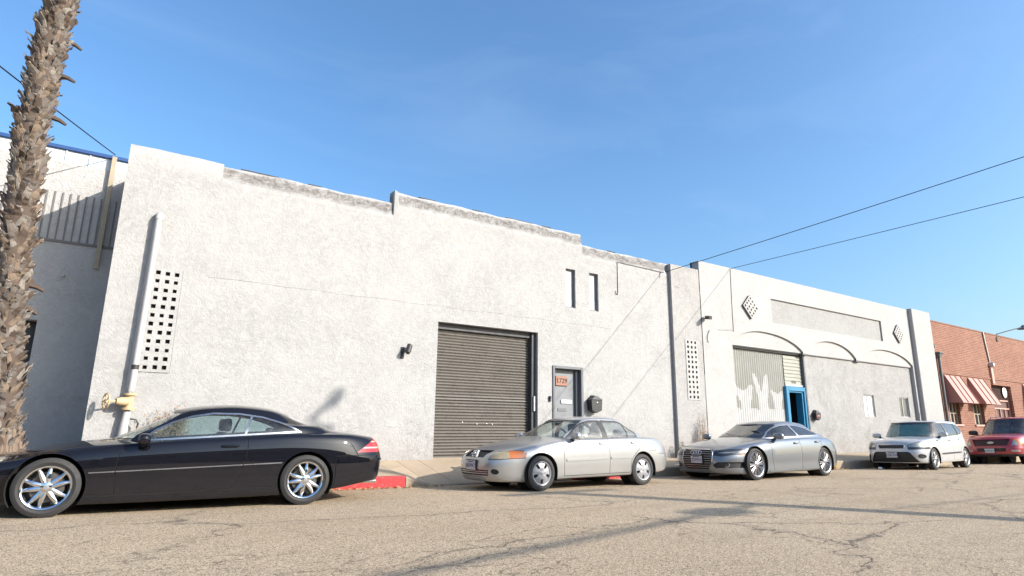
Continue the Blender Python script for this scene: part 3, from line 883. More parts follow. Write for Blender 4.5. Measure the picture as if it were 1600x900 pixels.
G(conduit('small_tap', [(0.27, GP - 0.02, -0.02), (0.36, GP - 0.03, -0.03), (0.40, GP - 0.02, -0.10), (0.385, GP - 0.02, -0.17)], 0.014, M['darkmetal'], None, 8))

# ------------------------------------------------------------------ the white arched building to its right
b2 = empty('arched_building', (22.5, WALL, -1.0))
tag(b2, 'white stuccoed building with shallow blind arches and sunk panel', 'building')
def P2(o): return local_child(o, b2)
F2 = WALL - 0.13
mb = MB(); holed(mb, 14.03, 15.36, ZB, 4.93, [(14.53, 15.09, 0.73, 2.60, 0.10)], WALL - 0.11, 0.1)
mb.add([(14.03, WALL - 0.11, ZB), (14.03, WALL + 0.3, ZB), (14.03, WALL + 0.3, 4.93), (14.03, WALL - 0.11, 4.93), (15.36, WALL - 0.11, 4.93), (15.36, WALL + 0.3, 4.93)], [(0, 1, 2, 3), (3, 2, 5, 4)])
P2(raw_build(mb, 'pilaster', M['stucco_blk']))
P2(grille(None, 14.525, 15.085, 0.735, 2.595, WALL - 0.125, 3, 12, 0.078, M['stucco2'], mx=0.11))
# upper wall with arch cut-outs, as slices between the arch curve and the coping
def arc(x, x0, xa, za, x1, zs):
    """segmental arch through (x0,zs),(xa,za),(x1,zs)"""
    t = (x - xa) / (xa - x0 if x < xa else x1 - xa)
    c = (za - zs); h = 1.0
    return za - c * (1 - sqrt(max(0.0, 1 - 0.86 * t * t))) / (1 - sqrt(1 - 0.86))
ARCH = [(16.83, 18.55, 3.19, 20.93, 2.66), (21.27, 22.85, 3.20, 24.68, 2.66), (25.18, 27.10, 3.20, 29.52, 2.66)]
BASE2 = 2.60
def zbot(x):
    for a in ARCH:
        if a[0] <= x <= a[3]: return max(BASE2, arc(x, *a))
    if 16.83 < x < 29.52: return BASE2
    return ZB
T4 = 5.24
xs = sorted({15.36, 16.829, 16.831, 29.519, 29.521, 29.74, 19.19, 27.10} | {round(15.36 + 0.16 * i, 4) for i in range(1, 90)} | {v for a in ARCH for v in (a[0], a[3], a[0] + 0.05, a[3] - 0.05, a[0] + 0.1, a[3] - 0.1)})
xs = [x for x in xs if 15.36 <= x <= 29.74]
PX0, PX1, PZ0, PZ1 = 19.19, 27.10, 3.57, 4.45
mb = MB()
for a, b_ in zip(xs[:-1], xs[1:]):
    if b_ - a < 0.003:
        continue
    za, zb_ = zbot(a + 1e-5), zbot(b_ - 1e-5)
    inp = PX0 - 1e-6 <= a and b_ <= PX1 + 1e-6
    if inp:
        mb.add([(a, F2, za), (b_, F2, zb_), (b_, F2, PZ0), (a, F2, PZ0)], [(0, 1, 2, 3)])
        mb.add([(a, F2, PZ1), (b_, F2, PZ1), (b_, F2, T4), (a, F2, T4)], [(0, 1, 2, 3)])
    else:
        mb.add([(a, F2, za), (b_, F2, zb_), (b_, F2, T4), (a, F2, T4)], [(0, 1, 2, 3)])
    if za > ZB + 0.1:
        mb.add([(a, F2, za), (b_, F2, zb_), (b_, F2 + 0.16, zb_), (a, F2 + 0.16, za)], [(0, 1, 2, 3)])
for (xa, xb, za, zb_) in ((PX0, PX1, PZ0, PZ0), (PX0, PX1, PZ1, PZ1), (PX0, PX0, PZ0, PZ1), (PX1, PX1, PZ0, PZ1)):
    mb.add([(xa, F2, za), (xb, F2, zb_), (xb, F2 + 0.07, zb_), (xa, F2 + 0.07, za)], [(0, 1, 2, 3)])
mb.add([(16.83, F2, ZB), (16.83, F2, BASE2), (16.83, F2 + 0.25, BASE2), (16.83, F2 + 0.25, ZB)], [(0, 1, 2, 3)])
mb.add([(29.52, F2, ZB), (29.52, F2, BASE2), (29.52, F2 + 0.25, BASE2), (29.52, F2 + 0.25, ZB)], [(0, 1, 2, 3)])
mb.add([(15.36, F2, 4.4), (15.36, F2 + 0.35, 4.4), (15.36, F2 + 0.35, T4), (15.36, F2, T4), (29.74, F2, T4), (29.74, F2 + 0.35, T4)], [(0, 1, 2, 3), (3, 2, 5, 4)])
bmw = raw_build(mb, 'upper_wall', M['stucco2']); P2(bmw)
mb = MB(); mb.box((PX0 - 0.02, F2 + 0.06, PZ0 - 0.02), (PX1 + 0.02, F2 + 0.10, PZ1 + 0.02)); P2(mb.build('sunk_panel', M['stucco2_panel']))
for a in ARCH:
    mb = MB(); mb.box((a[0] - 0.03, F2 + 0.068, BASE2 + 0.012), (a[3] + 0.03, F2 + 0.15, 3.35)); P2(mb.build('arch_infill', M['stucco2']))
# lower wall between door bay and right pilaster
mb = MB(); holed(mb, 21.19, 29.54, ZB, BASE2 + 0.005, [(25.18, 26.01, 0.40, 1.26), (28.15, 28.99, 0.41, 1.25)], WALL + 0.01, 0.13)
P2(raw_build(mb, 'lower_wall', M['stucco2_low']))
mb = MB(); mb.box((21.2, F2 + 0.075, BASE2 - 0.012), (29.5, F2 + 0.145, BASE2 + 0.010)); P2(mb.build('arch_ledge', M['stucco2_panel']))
for xx in (20.95, 24.7):
    mb = MB(); mb.box((xx, F2 + 0.02, BASE2 - 0.045), (xx + 0.34, F2 + 0.14, BASE2 + 0.012)); P2(mb.build('ledge_block', M['slate']))
# right pilaster
mb = MB(); mb.box((29.72, WALL - 0.30, ZB), (31.52, WALL + 0.6, 5.28)); P2(mb.build('pilaster', M['stucco2'], bevel=0.02))
mb = MB(); mb.box((14.1, WALL + 0.36, 4.2), (31.4, 34, 4.3)); P2(mb.build('roof', M['roofing']))
mb = MB(); mb.box((15.36, F2 + 0.28, 4.3), (29.7, F2 + 0.34, T4 - 0.01)); P2(mb.build('parapet_back', M['stucco2']))
for xa, xb in ((17.6, 18.5), (21, 23.5), (25.2, 26.4), (28.0, 28.8)):
    mb = MB(); mb.box((xa, F2 + 0.05, T4 - 0.01), (xb, F2 + 0.3, T4 + 0.015)); P2(mb.build('roofing_edge', M['roofing']))
# pierced diamonds
for cx_, cz_ in ((17.90, 3.98), (28.47, 4.01)):
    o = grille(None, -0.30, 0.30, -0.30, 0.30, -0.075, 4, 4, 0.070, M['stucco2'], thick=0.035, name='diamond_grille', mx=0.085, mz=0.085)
    o.rotation_euler = (0, pi / 4, 0); o.location = (cx_, F2, cz_); o.scale = (1.06, 1, 0.95)
    P2(o)
# sliding corrugated door with white shapes painted over sage green
cx0, cx1, cz0, cz1 = 16.86, 19.97, -1.05, 2.57
nc = 26 * 6
MURAL = [
    [(16.80, 1.44), (17.10, 1.39), (17.33, 1.21), (17.55, 1.14), (17.76, 1.21), (17.95, 1.35), (18.07, 1.37), (18.10, 1.25), (18.05, 1.0), (17.95, 0.80), (17.93, 0.40), (17.40, 0.40), (17.40, 0.75), (17.28, 0.92), (17.10, 1.12), (16.80, 1.25)],
    [(18.40, 0.40), (18.42, 0.80), (18.30, 1.10), (18.18, 1.50), (18.15, 1.72), (18.22, 1.77), (18.35, 1.60), (18.50, 1.30), (18.58, 1.12), (18.66, 1.30), (18.72, 1.55), (18.85, 1.74), (18.95, 1.73), (18.99, 1.50), (18.94, 1.10), (18.90, 0.80), (18.95, 0.40)],
    [(19.25, 0.40), (19.28, 0.75), (19.20, 1.0), (19.09, 1.18), (19.16, 1.23), (19.32, 1.13), (19.60, 1.12), (19.73, 1.23), (19.81, 1.18), (19.78, 0.95), (19.70, 0.75), (19.70, 0.40)]]
def inside(poly, x, z):
    c = False; n = len(poly)
    for i in range(n):
        (x1, z1), (x2, z2) = poly[i], poly[(i + 1) % n]
        if (z1 > z) != (z2 > z) and x < (x2 - x1) * (z - z1) / (z2 - z1) + x1: c = not c
    return c
def white(u, z):
    """painted mural on the sliding door: white lower part with three pairs of ear-like shapes rising out of it"""
    x = cx0 + u
    if z < 0.56 - 0.05 * abs(sin((x - 17.1) * 3.4)) ** 3: return True
    return any(inside(p, x, z) for p in MURAL)
mb = MB()
nz = 74
cols = []
for i in range(nc + 1):
    u = (cx1 - cx0) * i / nc
    cols.append((cx0 + u, WALL + 0.115 + 0.014 * cos(2 * pi * u / ((cx1 - cx0) / 26))))
for i, (x, y) in enumerate(cols):
    for j in range(nz + 1):
        mb.v.append((x, y, cz0 + (cz1 - cz0) * j / nz))
for i in range(nc):
    for j in range(nz):
        a = i * (nz + 1) + j
        mb.f.append((a, a + nz + 1, a + nz + 2, a + 1))
        mb.m.append(1 if white((cx1 - cx0) * (i + 0.5) / nc, cz0 + (cz1 - cz0) * (j + 0.5) / nz) else 0)
cd = raw_build(mb, 'sliding_door', [M['corr_green'], M['corr_white']], None, 60); P2(cd)
mb = MB(); mb.box((cx0 - 0.02, WALL + 0.02, 2.535), (21.15, WALL + 0.13, 2.60)); P2(mb.build('door_track', M['darkmetal'], bevel=0.006))
mb = MB(); mb.box((cx0 - 0.02, WALL - 0.03, 2.585), (21.15, WALL + 0.02, 2.598)); P2(mb.build('track_cover', M['slate']))
# sage siding over the blue door: separate boards
sid = P2(empty('siding_panel', (20.5, WALL, 1.45)))
for j in range(8):
    z0 = 1.46 + j * 0.13
    mb = MB(); mb.hexa([(19.98, WALL + 0.085, z0), (21.06, WALL + 0.085, z0), (21.06, WALL + 0.13, z0), (19.98, WALL + 0.13, z0), (19.98, WALL + 0.108, z0 + 0.128), (21.06, WALL + 0.108, z0 + 0.128), (21.06, WALL + 0.13, z0 + 0.128), (19.98, WALL + 0.13, z0 + 0.128)])
    local_child(mb.build('board', M['siding']), sid)
tm = text_mesh('1725', 0.15, 0.004); to = link('numerals', tm, M['slate']); to.location = (20.52, WALL + 0.083, 1.545); to.rotation_euler = (pi / 2, 0, 0); local_child(to, sid)
mb = MB(); mb.box((19.95, WALL + 0.06, 1.385), (21.08, WALL + 0.13, 1.455)); P2(mb.build('door_head_board', M['corr_white'], bevel=0.006))
mb = MB(); mb.box((21.075, WALL - 0.02, ZB), (21.105, WALL + 0.2, 2.53)); mb.box((21.15, WALL - 0.0, ZB), (21.188, WALL + 0.2, 2.53)); P2(mb.build('jamb_shade_strip', M['slate']))  # slate strips stand in for the shadow at the door jamb
# blue door frame with the door standing open inside
bd = P2(empty('blue_doorway', (20.5, WALL, -1.0)))
mb = MB()
mb.box((19.88, WALL + 0.0, ZB), (20.04, WALL + 0.14, 1.375)); mb.box((20.98, WALL + 0.0, ZB), (21.07, WALL + 0.14, 1.375)); mb.box((20.04, WALL + 0.0, 1.225), (20.98, WALL + 0.14, 1.375))
local_child(mb.build('door_frame', M['blue'], bevel=0.008), bd)
mb = MB(); mb.box((20.04, WALL + 0.05, -1.1), (20.10, WALL + 0.3, 1.224)); mb.box((20.90, WALL + 0.05, -1.1), (20.98, WALL + 0.3, 1.224)); mb.box((20.10, WALL + 0.05, 1.17), (20.90, WALL + 0.3, 1.224)); local_child(mb.build('door_stop', M['blue'], bevel=0.006), bd)
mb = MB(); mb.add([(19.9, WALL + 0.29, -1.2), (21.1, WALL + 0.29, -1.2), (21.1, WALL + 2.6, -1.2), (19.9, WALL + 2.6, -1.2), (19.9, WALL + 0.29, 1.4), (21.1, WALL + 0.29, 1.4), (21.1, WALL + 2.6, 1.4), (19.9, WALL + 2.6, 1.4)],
    [(0, 1, 2, 3), (4, 5, 6, 7), (1, 2, 6, 5), (2, 3, 7, 6), (3, 0, 4, 7)]); local_child(raw_build(mb, 'dark_hall', M['void']), bd)  # near-black walls stand in for the shade of the hall
# sliding windows of the lower wall
for x0, x1, z0, z1, pale_pane in ((25.18, 26.01, 0.40, 1.26, True), (28.15, 28.99, 0.41, 1.25, False)):  # pale panes in the first window, grey in the second
    w = P2(empty('sliding_window', (x0, WALL, z0))); y0 = WALL + 0.05
    mb = MB(); t = 0.035
    mb.box((x0, y0, z0), (x0 + t, y0 + 0.07, z1)); mb.box((x1 - t, y0, z0), (x1, y0 + 0.07, z1)); mb.box((x0 + t, y0, z0), (x1 - t, y0 + 0.07, z0 + t)); mb.box((x0 + t, y0, z1 - t), (x1 - t, y0 + 0.07, z1))
    xm = (x0 + x1) / 2 - 0.04; mb.box((xm - 0.025, y0 + 0.01, z0 + t), (xm + 0.025, y0 + 0.06, z1 - t))
    local_child(mb.build('window_frame', M['window_alu'], bevel=0.004), w)
    for a, b_ in ((x0 + t, xm - 0.025), (xm + 0.025, x1 - t)):
        mb = MB(); mb.box((a, y0 + 0.035, z0 + t), (b_, y0 + 0.045, z1 - t)); local_child(mb.build('pane', M['blind'] if pale_pane else M['pane_grey']), w)
# security camera, conduits and a hook of cable on the white wall
sc = empty('security_camera', (15.45, F2, 3.3)); tag(sc, 'small dark security camera on the corner between the buildings', 'camera')
mb = MB(); mb.path([(15.50, F2, 3.33), (15.48, F2 - 0.10, 3.36)], 0.018, 8); local_child(mb.build('bracket', M['steel'], smooth=40), sc)
mb = MB(); mb.hexa([(15.33, F2 - 0.30, 3.25), (15.45, F2 - 0.33, 3.25), (15.56, F2 - 0.07, 3.30), (15.44, F2 - 0.05, 3.30), (15.33, F2 - 0.31, 3.36), (15.45, F2 - 0.34, 3.36), (15.56, F2 - 0.07, 3.41), (15.44, F2 - 0.05, 3.41)]); local_child(mb.build('housing', M['darkmetal'], bevel=0.01), sc)
P2(conduit('conduit', [(16.99, F2 - 0.012, 5.2), (16.95, F2 - 0.012, 4.2), (16.93, F2 - 0.012, 3.04)], 0.012, M['stucco2'], None))
P2(conduit('conduit', [(16.92, F2 - 0.012, 3.10), (16.5, F2 - 0.012, 3.06), (16.14, F2 - 0.012, 3.03)], 0.008, M['stucco2'], None))
ca = conduit('hanging_cable', [(15.69, F2 - 0.015, 2.97), (15.60, F2 - 0.02, 2.86), (15.555, F2 - 0.02, 2.72), (15.56, F2 - 0.02, 2.60), (15.62, F2 - 0.015, 2.575)], 0.009, M['cable'], None); tag(ca, 'short black cable hanging on the white wall under the camera', 'cable')
wa = empty('wall_wiring', (11.9, WALL, 4.6)); tag(wa, 'thin black wire run along the top right of the grey wall', 'wire')
local_child(conduit('wire_run', [(11.86, WALL - 0.01, 4.655), (12.6, WALL - 0.015, 4.645), (13.3, WALL - 0.012, 4.635), (13.72, WALL - 0.03, 4.625)], 0.009, M['cable'], None, 6), wa)
local_child(conduit('wire_drop', [(11.855, WALL - 0.01, 4.655), (11.85, WALL - 0.012, 4.1), (11.845, WALL - 0.012, 3.72), (11.82, WALL - 0.02, 3.66), (11.77, WALL - 0.02, 3.67), (11.745, WALL - 0.02, 3.76)], 0.009, M['cable'], None, 6), wa)
local_child(conduit('insulator', [(13.70, WALL - 0.005, 4.62), (13.72, WALL - 0.12, 4.60), (13.74, WALL - 0.13, 4.5)], 0.018, M['steel'], None, 6), wa)

# ------------------------------------------------------------------ brick building further right
b3 = empty('brick_building', (38, WALL, -1.1)); tag(b3, 'red brick building with salmon awnings at the right edge', 'building')
def P3(o): return local_child(o, b3)
BY = WALL
wins = [(32.96, 34.12, 0.17, 2.0), (35.70, 36.98, 0.17, 2.0), (43.1, 44.3, 0.17, 2.0), (46.2, 47.4, 0.17, 2.0)]
mb = MB(); holed(mb, 31.53, 62.0, ZB - 0.2, 5.0, wins + [(38.42, 41.12, ZB - 0.2, 2.25, 0.35)], BY, 0.28)
mb.add([(31.53, BY, 5.0), (62, BY, 5.0), (62, BY + 0.35, 5.0), (31.53, BY + 0.35, 5.0), (62, BY, -1.9), (62, 30, -1.9), (62, 30, 5.0)], [(0, 1, 2, 3), (1, 4, 5, 6)])
P3(raw_build(mb, 'wall', M['brick']))
mb = MB(); mb.box((31.53, BY - 0.025, 5.004), (62, BY + 0.36, 5.055)); P3(mb.build('coping', M['brick'], bevel=0.005))
mb = MB(); mb.box((31.6, BY + 0.4, 4.3), (61.9, 34, 4.4)); P3(mb.build('roof', M['roofing']))
mb = MB(); mb.box((31.53, BY - 0.035, 2.52), (62, BY + 0.01, 2.60)); P3(mb.build('string_course', M['brick']))
for x0, x1, z0, z1 in wins:
    w = P3(empty('barred_window', (x0, BY, z0)))
    mb = MB(); mb.box((x0, BY + 0.2, z0), (x1, BY + 0.23, z1)); local_child(mb.build('pane', M['pane']), w)
    mb = MB(); n = 3
    for k in range(n + 1):
        xx = x0 + 0.03 + (x1 - x0 - 0.06) * k / n; mb.box((xx - 0.03, BY + 0.14, z0 + 0.02), (xx + 0.03, BY + 0.199, z1))
    mb.box((x0, BY + 0.15, z0 + 0.5), (x1, BY + 0.198, z0 + 0.55))
    local_child(mb.build('window_frame', plain('cream_window_frame', (0.45, 0.38, 0.28), 0.6)), w)
    mb = MB(); mb.box((x0 - 0.08, BY - 0.06, z0 - 0.09), (x1 + 0.08, BY + 0.16, z0 - 0.002)); local_child(mb.build('sill', M['gate_frame'], bevel=0.008), w)
def awning(x0, x1, zt, zb, out):
    a = P3(empty('window_awning', (x0, BY, zb)))
    mb = MB(); yb = BY - out
    mb.add([(x0, BY, zt), (x0, yb, zb + 0.02), (x0, yb, zb), (x0, BY, zb), (x1, BY, zt), (x1, yb, zb + 0.02), (x1, yb, zb), (x1, BY, zb)], [(0, 1, 2, 3), (4, 7, 6, 5), (0, 4, 5, 1), (1, 5, 6, 2)])
    local_child(mb.build('hood_sheet', M['awning']), a)
    n = 3
    for k in range(n + 1):
        xx = x0 + 0.012 + (x1 - x0 - 0.024) * k / n
        d = Vector((0, -out, zb - zt)).normalized(); nn = Vector((0, d.z, -d.y)); nn = nn if nn.z > 0 else -nn
        p0 = Vector((xx, BY, zt)); p1 = Vector((xx, yb, zb + 0.02))
        e = Vector((0.010, 0, 0)); up_ = nn * 0.035
        mb = MB(); mb.hexa([p0 - e, p0 + e, p1 + e, p1 - e, p0 - e + up_, p0 + e + up_, p1 + e + up_, p1 - e + up_]); local_child(mb.build('standing_seam', M['awning']), a)
awning(32.86, 34.70, 2.46, 1.15, 0.62); awning(35.52, 37.50, 2.46, 1.16, 0.62); awning(42.9, 44.8, 2.46, 1.16, 0.62); awning(46.0, 47.8, 2.46, 1.16, 0.62)
gt = P3(empty('gated_entrance', (39.8, BY, -1.1)))
mb = MB(); mb.box((38.42, BY + 0.26, -1.3), (41.12, BY + 0.30, 2.25)); local_child(mb.build('gate_mesh', M['gate']), gt)
mb = MB()
for xx in (38.44, 39.75, 41.06): mb.box((xx, BY + 0.19, -1.2), (xx + 0.06, BY + 0.255, 1.0 if xx == 39.75 else 2.24))
for zz in (1.0, 1.42): mb.box((38.5, BY + 0.185, zz), (41.06, BY + 0.25, zz + 0.07))
mb.box((39.1, BY + 0.19, -1.2), (39.15, BY + 0.25, 1.0)); mb.box((40.4, BY + 0.19, -1.2), (40.45, BY + 0.25, 1.0))
local_child(mb.build('gate_frame', M['gate_frame'], bevel=0.005), gt)
for k in range(40):
    mb = MB(); xx = 38.52 + k * 0.065; mb.box((xx, BY + 0.235, 1.50), (xx + 0.018, BY + 0.258, 2.24)); local_child(mb.build('gate_bar', M['gate']), gt)
mb = MB(); mb.lathe([(0.0, -0.03), (0.27, -0.03), (0.29, -0.02), (0.29, 0.0), (0, 0.0)], (40.68, BY + 0.18, 1.92), n=28); rsn = mb.build('round_sign', M['paper'], smooth=30); tag(rsn, 'round white sign on the gated entrance of the brick building', 'sign')
P3(conduit('rain_pipe', [(32.42, BY - 0.09, 3.30), (32.40, BY - 0.09, 1.6), (32.38, BY - 0.09, -1.1)], 0.062, M['slate'], None, 10))
mb = MB(); mb.hexa([(32.36, BY - 0.15, 3.22), (32.48, BY - 0.15, 3.22), (32.48, BY - 0.002, 3.22), (32.36, BY - 0.002, 3.22), (32.24, BY - 0.21, 3.44), (32.62, BY - 0.21, 3.44), (32.62, BY - 0.002, 3.44), (32.24, BY - 0.002, 3.44)]); mb.box((32.20, BY - 0.24, 3.441), (32.66, BY - 0.002, 3.50)); P3(mb.build('leader_head', M['slate'], bevel=0.01))
mb = MB(); mb.lathe([(0, -0.05), (0.07, -0.05), (0.08, 0)], (32.30, BY - 0.001, 3.80), n=12); P3(mb.build('vent_cap', M['slate']))
P3(conduit('service_conduit', [(38.36, BY - 0.04, 5.03), (38.5, BY - 0.04, 4.2), (38.64, BY - 0.04, 3.45)], 0.04, M['steel'], None, 8))
mb = MB(); mb.lathe([(0, -0.22), (0.10, -0.21), (0.13, -0.16), (0.13, 0)], (38.64, BY - 0.01, 3.28), n=18); P3(mb.build('meter', M['steel'], smooth=40))
mb = MB(); mb.box((38.50, BY - 0.10, 2.30), (38.78, BY - 0.002, 3.12)); P3(mb.build('meter_box', M['gate_frame'], bevel=0.01))
yl = empty('wall_lamp', (40.2, BY, 5.0)); tag(yl, 'gooseneck yard lamp reaching up over the brick parapet', 'lamp')
local_child(conduit('lamp_arm', [(40.25, BY + 0.1, 4.6), (40.3, BY - 0.02, 5.08), (41.4, BY - 0.28, 5.36), (42.7, BY - 0.5, 5.64)], 0.028, M['darkmetal'], None, 8), yl)
mb = MB(); mb.lathe([(0.05, 0.14), (0.09, 0.10), (0.14, 0.05), (0.30, -0.06), (0.31, -0.10), (0.10, -0.05), (0, -0.05)], (42.95, BY - 0.53, 5.66), axis='z', n=16); local_child(mb.build('lamp_shade', M['slate'], smooth=40), yl)
mb = MB(); mb.lathe([(0, -0.04), (0.13, -0.04), (0.15, 0)], (40.30, BY - 0.002, 4.80), n=14); local_child(mb.build('base_plate', M['darkmetal']), yl)

# ------------------------------------------------------------------ set-back building at the left
b4 = empty('setback_building', (-2, WALL + 2, -0.8)); tag(b4, 'white set back building with blue roof edge behind the palm', 'building')
def P4(o): return local_child(o, b4)
LY = WALL + 2.0
mb = MB(); holed(mb, -24, -0.30, ZB, 5.06, [(-2.75, -1.43, ZB, 1.81, 0.30), (-9.0, -7.0, 0.2, 1.8, 0.2)], LY, 0.3); P4(raw_build(mb, 'wall', M['stucco_left']))
mb = MB(); mb.box((-2.8, LY + 0.27, ZB), (-1.38, LY + 0.31, 1.85)); P4(mb.build('dark_door', M['black']))
mb = MB(); mb.box((-9.0, LY + 0.17, 0.2), (-7.0, LY + 0.2, 1.8)); P4(mb.build('pane', M['pane']))
mb = MB(); mb.box((-24, LY + 0.02, 5.06), (-0.30, LY + 0.06, 5.33)); P4(mb.build('fibreglass_strip', M['fibre']))
for k in range(60):
    xx = -24 + 0.395 * k
    mb = MB(); mb.box((xx, LY - 0.0, 5.055), (xx + 0.03, LY + 0.021, 5.33)); P4(mb.build('strip_rib', M['fibre']))
mb = MB(); mb.box((-24, LY - 0.03, 5.33), (-0.30, LY + 0.12, 5.41)); P4(mb.build('roof_edge', M['bluetrim'], bevel=0.01))
mb = MB(); mb.box((-24, LY + 0.12, 5.2), (-0.4, 30, 5.32)); P4(mb.build('roof', M['roofing']))
# boarded screen, dark strips drawn in place of the grooves between boards
bt = P4(empty('grooved_screen', (-1.2, LY, 3.4)))
for k in range(34):
    xx = -0.50 - k * 0.128
    mb = MB(); mb.box((xx - 0.013, LY - 0.022, 3.43), (xx + 0.013, LY - 0.001, 4.42)); local_child(mb.build('groove_strip', M['groove_strip']), bt)
mb = MB(); mb.box((-4.8, LY - 0.03, 3.385), (-0.36, LY - 0.001, 3.43)); local_child(mb.build('bottom_rail', M['groove_strip']), bt)
mb = MB(); mb.box((-0.70, LY - 0.12, 2.93), (-0.615, LY - 0.056, 5.36)); tag(mb.build('timber_mast', M['wood'], bevel=0.005), 'timber service mast fixed to the set back wall', 'post')
P4(conduit('pipe_stub', [(-1.15, LY, 2.72), (-1.16, LY - 0.10, 2.72)], 0.03, M['stucco_left'], None, 10))
for zz, xa, xb in ((1.35, -1.35, -0.5), (2.35, -1.3, -0.75), (0.35, -1.2, -0.45)):
    mb = MB(); mb.box((xa, LY - 0.008, zz), (xb, LY + 0.002, zz + 0.014)); P4(mb.build('render_joint', M['stucco_left']))

# ------------------------------------------------------------------ buildings across the street, behind the camera (seen in reflections)
for k, (x0, x1, h) in enumerate(((-34, -6, 3.6), (-5, 17, 4.6), (18, 52, 3.9))):
    fb = empty('opposite_building', (x0, -16, -1.2)); tag(fb, ('low', 'tall', 'long')[k] + ' plain workshop on the opposite side of the street', 'building')
    mb = MB(); hs = [(x0 + 2 + 5.5 * i, x0 + 5 + 5.5 * i, 0.2, 2.0) for i in range(int((x1 - x0 - 4) / 5.5))]
    holed(mb, x0, x1, -1.8, h, hs, -16, -0.2)
    mb.add([(x0, -16, -1.8), (x0, -28, -1.8), (x0, -28, h), (x0, -16, h), (x1, -16, -1.8), (x1, -28, -1.8), (x1, -28, h), (x1, -16, h)], [(0, 1, 2, 3), (4, 5, 6, 7), (2, 3, 7, 6)])
    local_child(raw_build(mb, 'wall', M['far_wall']), fb)
    for h_ in hs:
        mb = MB(); mb.box((h_[0], -16.2, h_[2]), (h_[1], -16.17, h_[3])); local_child(mb.build('window', M['pane']), fb)

# ------------------------------------------------------------------ utility pole behind the camera and its lines (their shadows cross the road)
PX, PY = 19.1, -9.35
pz = road_z(PX, -9) + 0.17
up = empty('utility_pole', (PX, PY, pz)); tag(up, 'wooden utility pole across the street casting the long shadow', 'utility pole')
mb = MB(); mb.path([(PX, PY, pz - 0.3), (PX, PY, 5), (PX, PY, 12.9)], [0.25, 0.23, 0.13], 12); local_child(mb.build('pole_shaft', M['polewood'], smooth=40), up)
mb = MB(); mb.box((PX - 1.2, PY + 0.22, 9.3), (PX + 1.2, PY + 0.33, 9.42)); local_child(mb.build('cross_arm', M['polewood']), up)
mb = MB(); mb.path([(PX, PY, 12.85), (PX - 0.25, PY, 12.98), (PX - 0.30, PY, 13.08), (PX + 0.02, PY, 13.36)], 0.055, 8); mb.path([(PX, PY, 13.33), (PX + 0.14, PY, 13.46), (PX + 0.24, PY, 13.62)], [0.09, 0.13, 0.11], 10); local_child(mb.build('lamp_arm', M['steel'], smooth=40), up)
def cable(name, a, b_, sag, r, label, cat='cable', n=18):
    a, b_ = Vector(a), Vector(b_)
    pts = [a.lerp(b_, i / n) + Vector((0, 0, -sag * 4 * (i / n) * (1 - i / n))) for i in range(n + 1)]
    mb = MB(); mb.path(pts, r, 6)
    return tag(mb.build(name, M['cable'], smooth=60), label, cat)
cable('service_cable', (13.73, WALL - 0.12, 4.60), (PX, PY, 7.9), 0.12, 0.010, 'upper of the two black service cables meeting the grey wall at right')
cable('service_cable', (17.0, F2 - 0.02, 5.22), (PX, PY, 6.1), 0.06, 0.009, 'lower black service cable ending on the white parapet')
cable('service_cable', (-0.66, LY - 0.12, 5.40), (-8.5, -4.6, 4.6), 0.25, 0.012, 'black cable from upper left down to the timber mast')
cable('service_cable', (38.4, BY + 0.1, 5.07), (70, BY + 14.0, 6.4), 0.1, 0.010, 'thin far cable behind the brick parapet')
# bundles running along the far side of the street
cable('street_cable', (PX, PY, 7.95), (-26, PY - 5.8, 7.95), 0.5, 0.05, 'thick cable bundle strung along the opposite side of the street to the left')
cable('street_cable', (PX, PY, 7.2), (64, PY + 1, 7.2), 0.5, 0.018, 'cable bundle strung along the opposite side of the street to the right')
mb = MB(); d_ = Vector((-26 - PX, -5.8, 0)).normalized(); c_ = Vector((PX, PY, 7.90)) + d_ * 1.3
mb.path([c_ - d_ * 0.5, c_ - d_ * 0.35, c_ + d_ * 0.4, c_ + d_ * 0.55], [0.05, 0.17, 0.17, 0.05], 10); tag(mb.build('cable_splice', M['cable'], smooth=40), 'black splice case on the cable bundle near the utility pole', 'splice case')
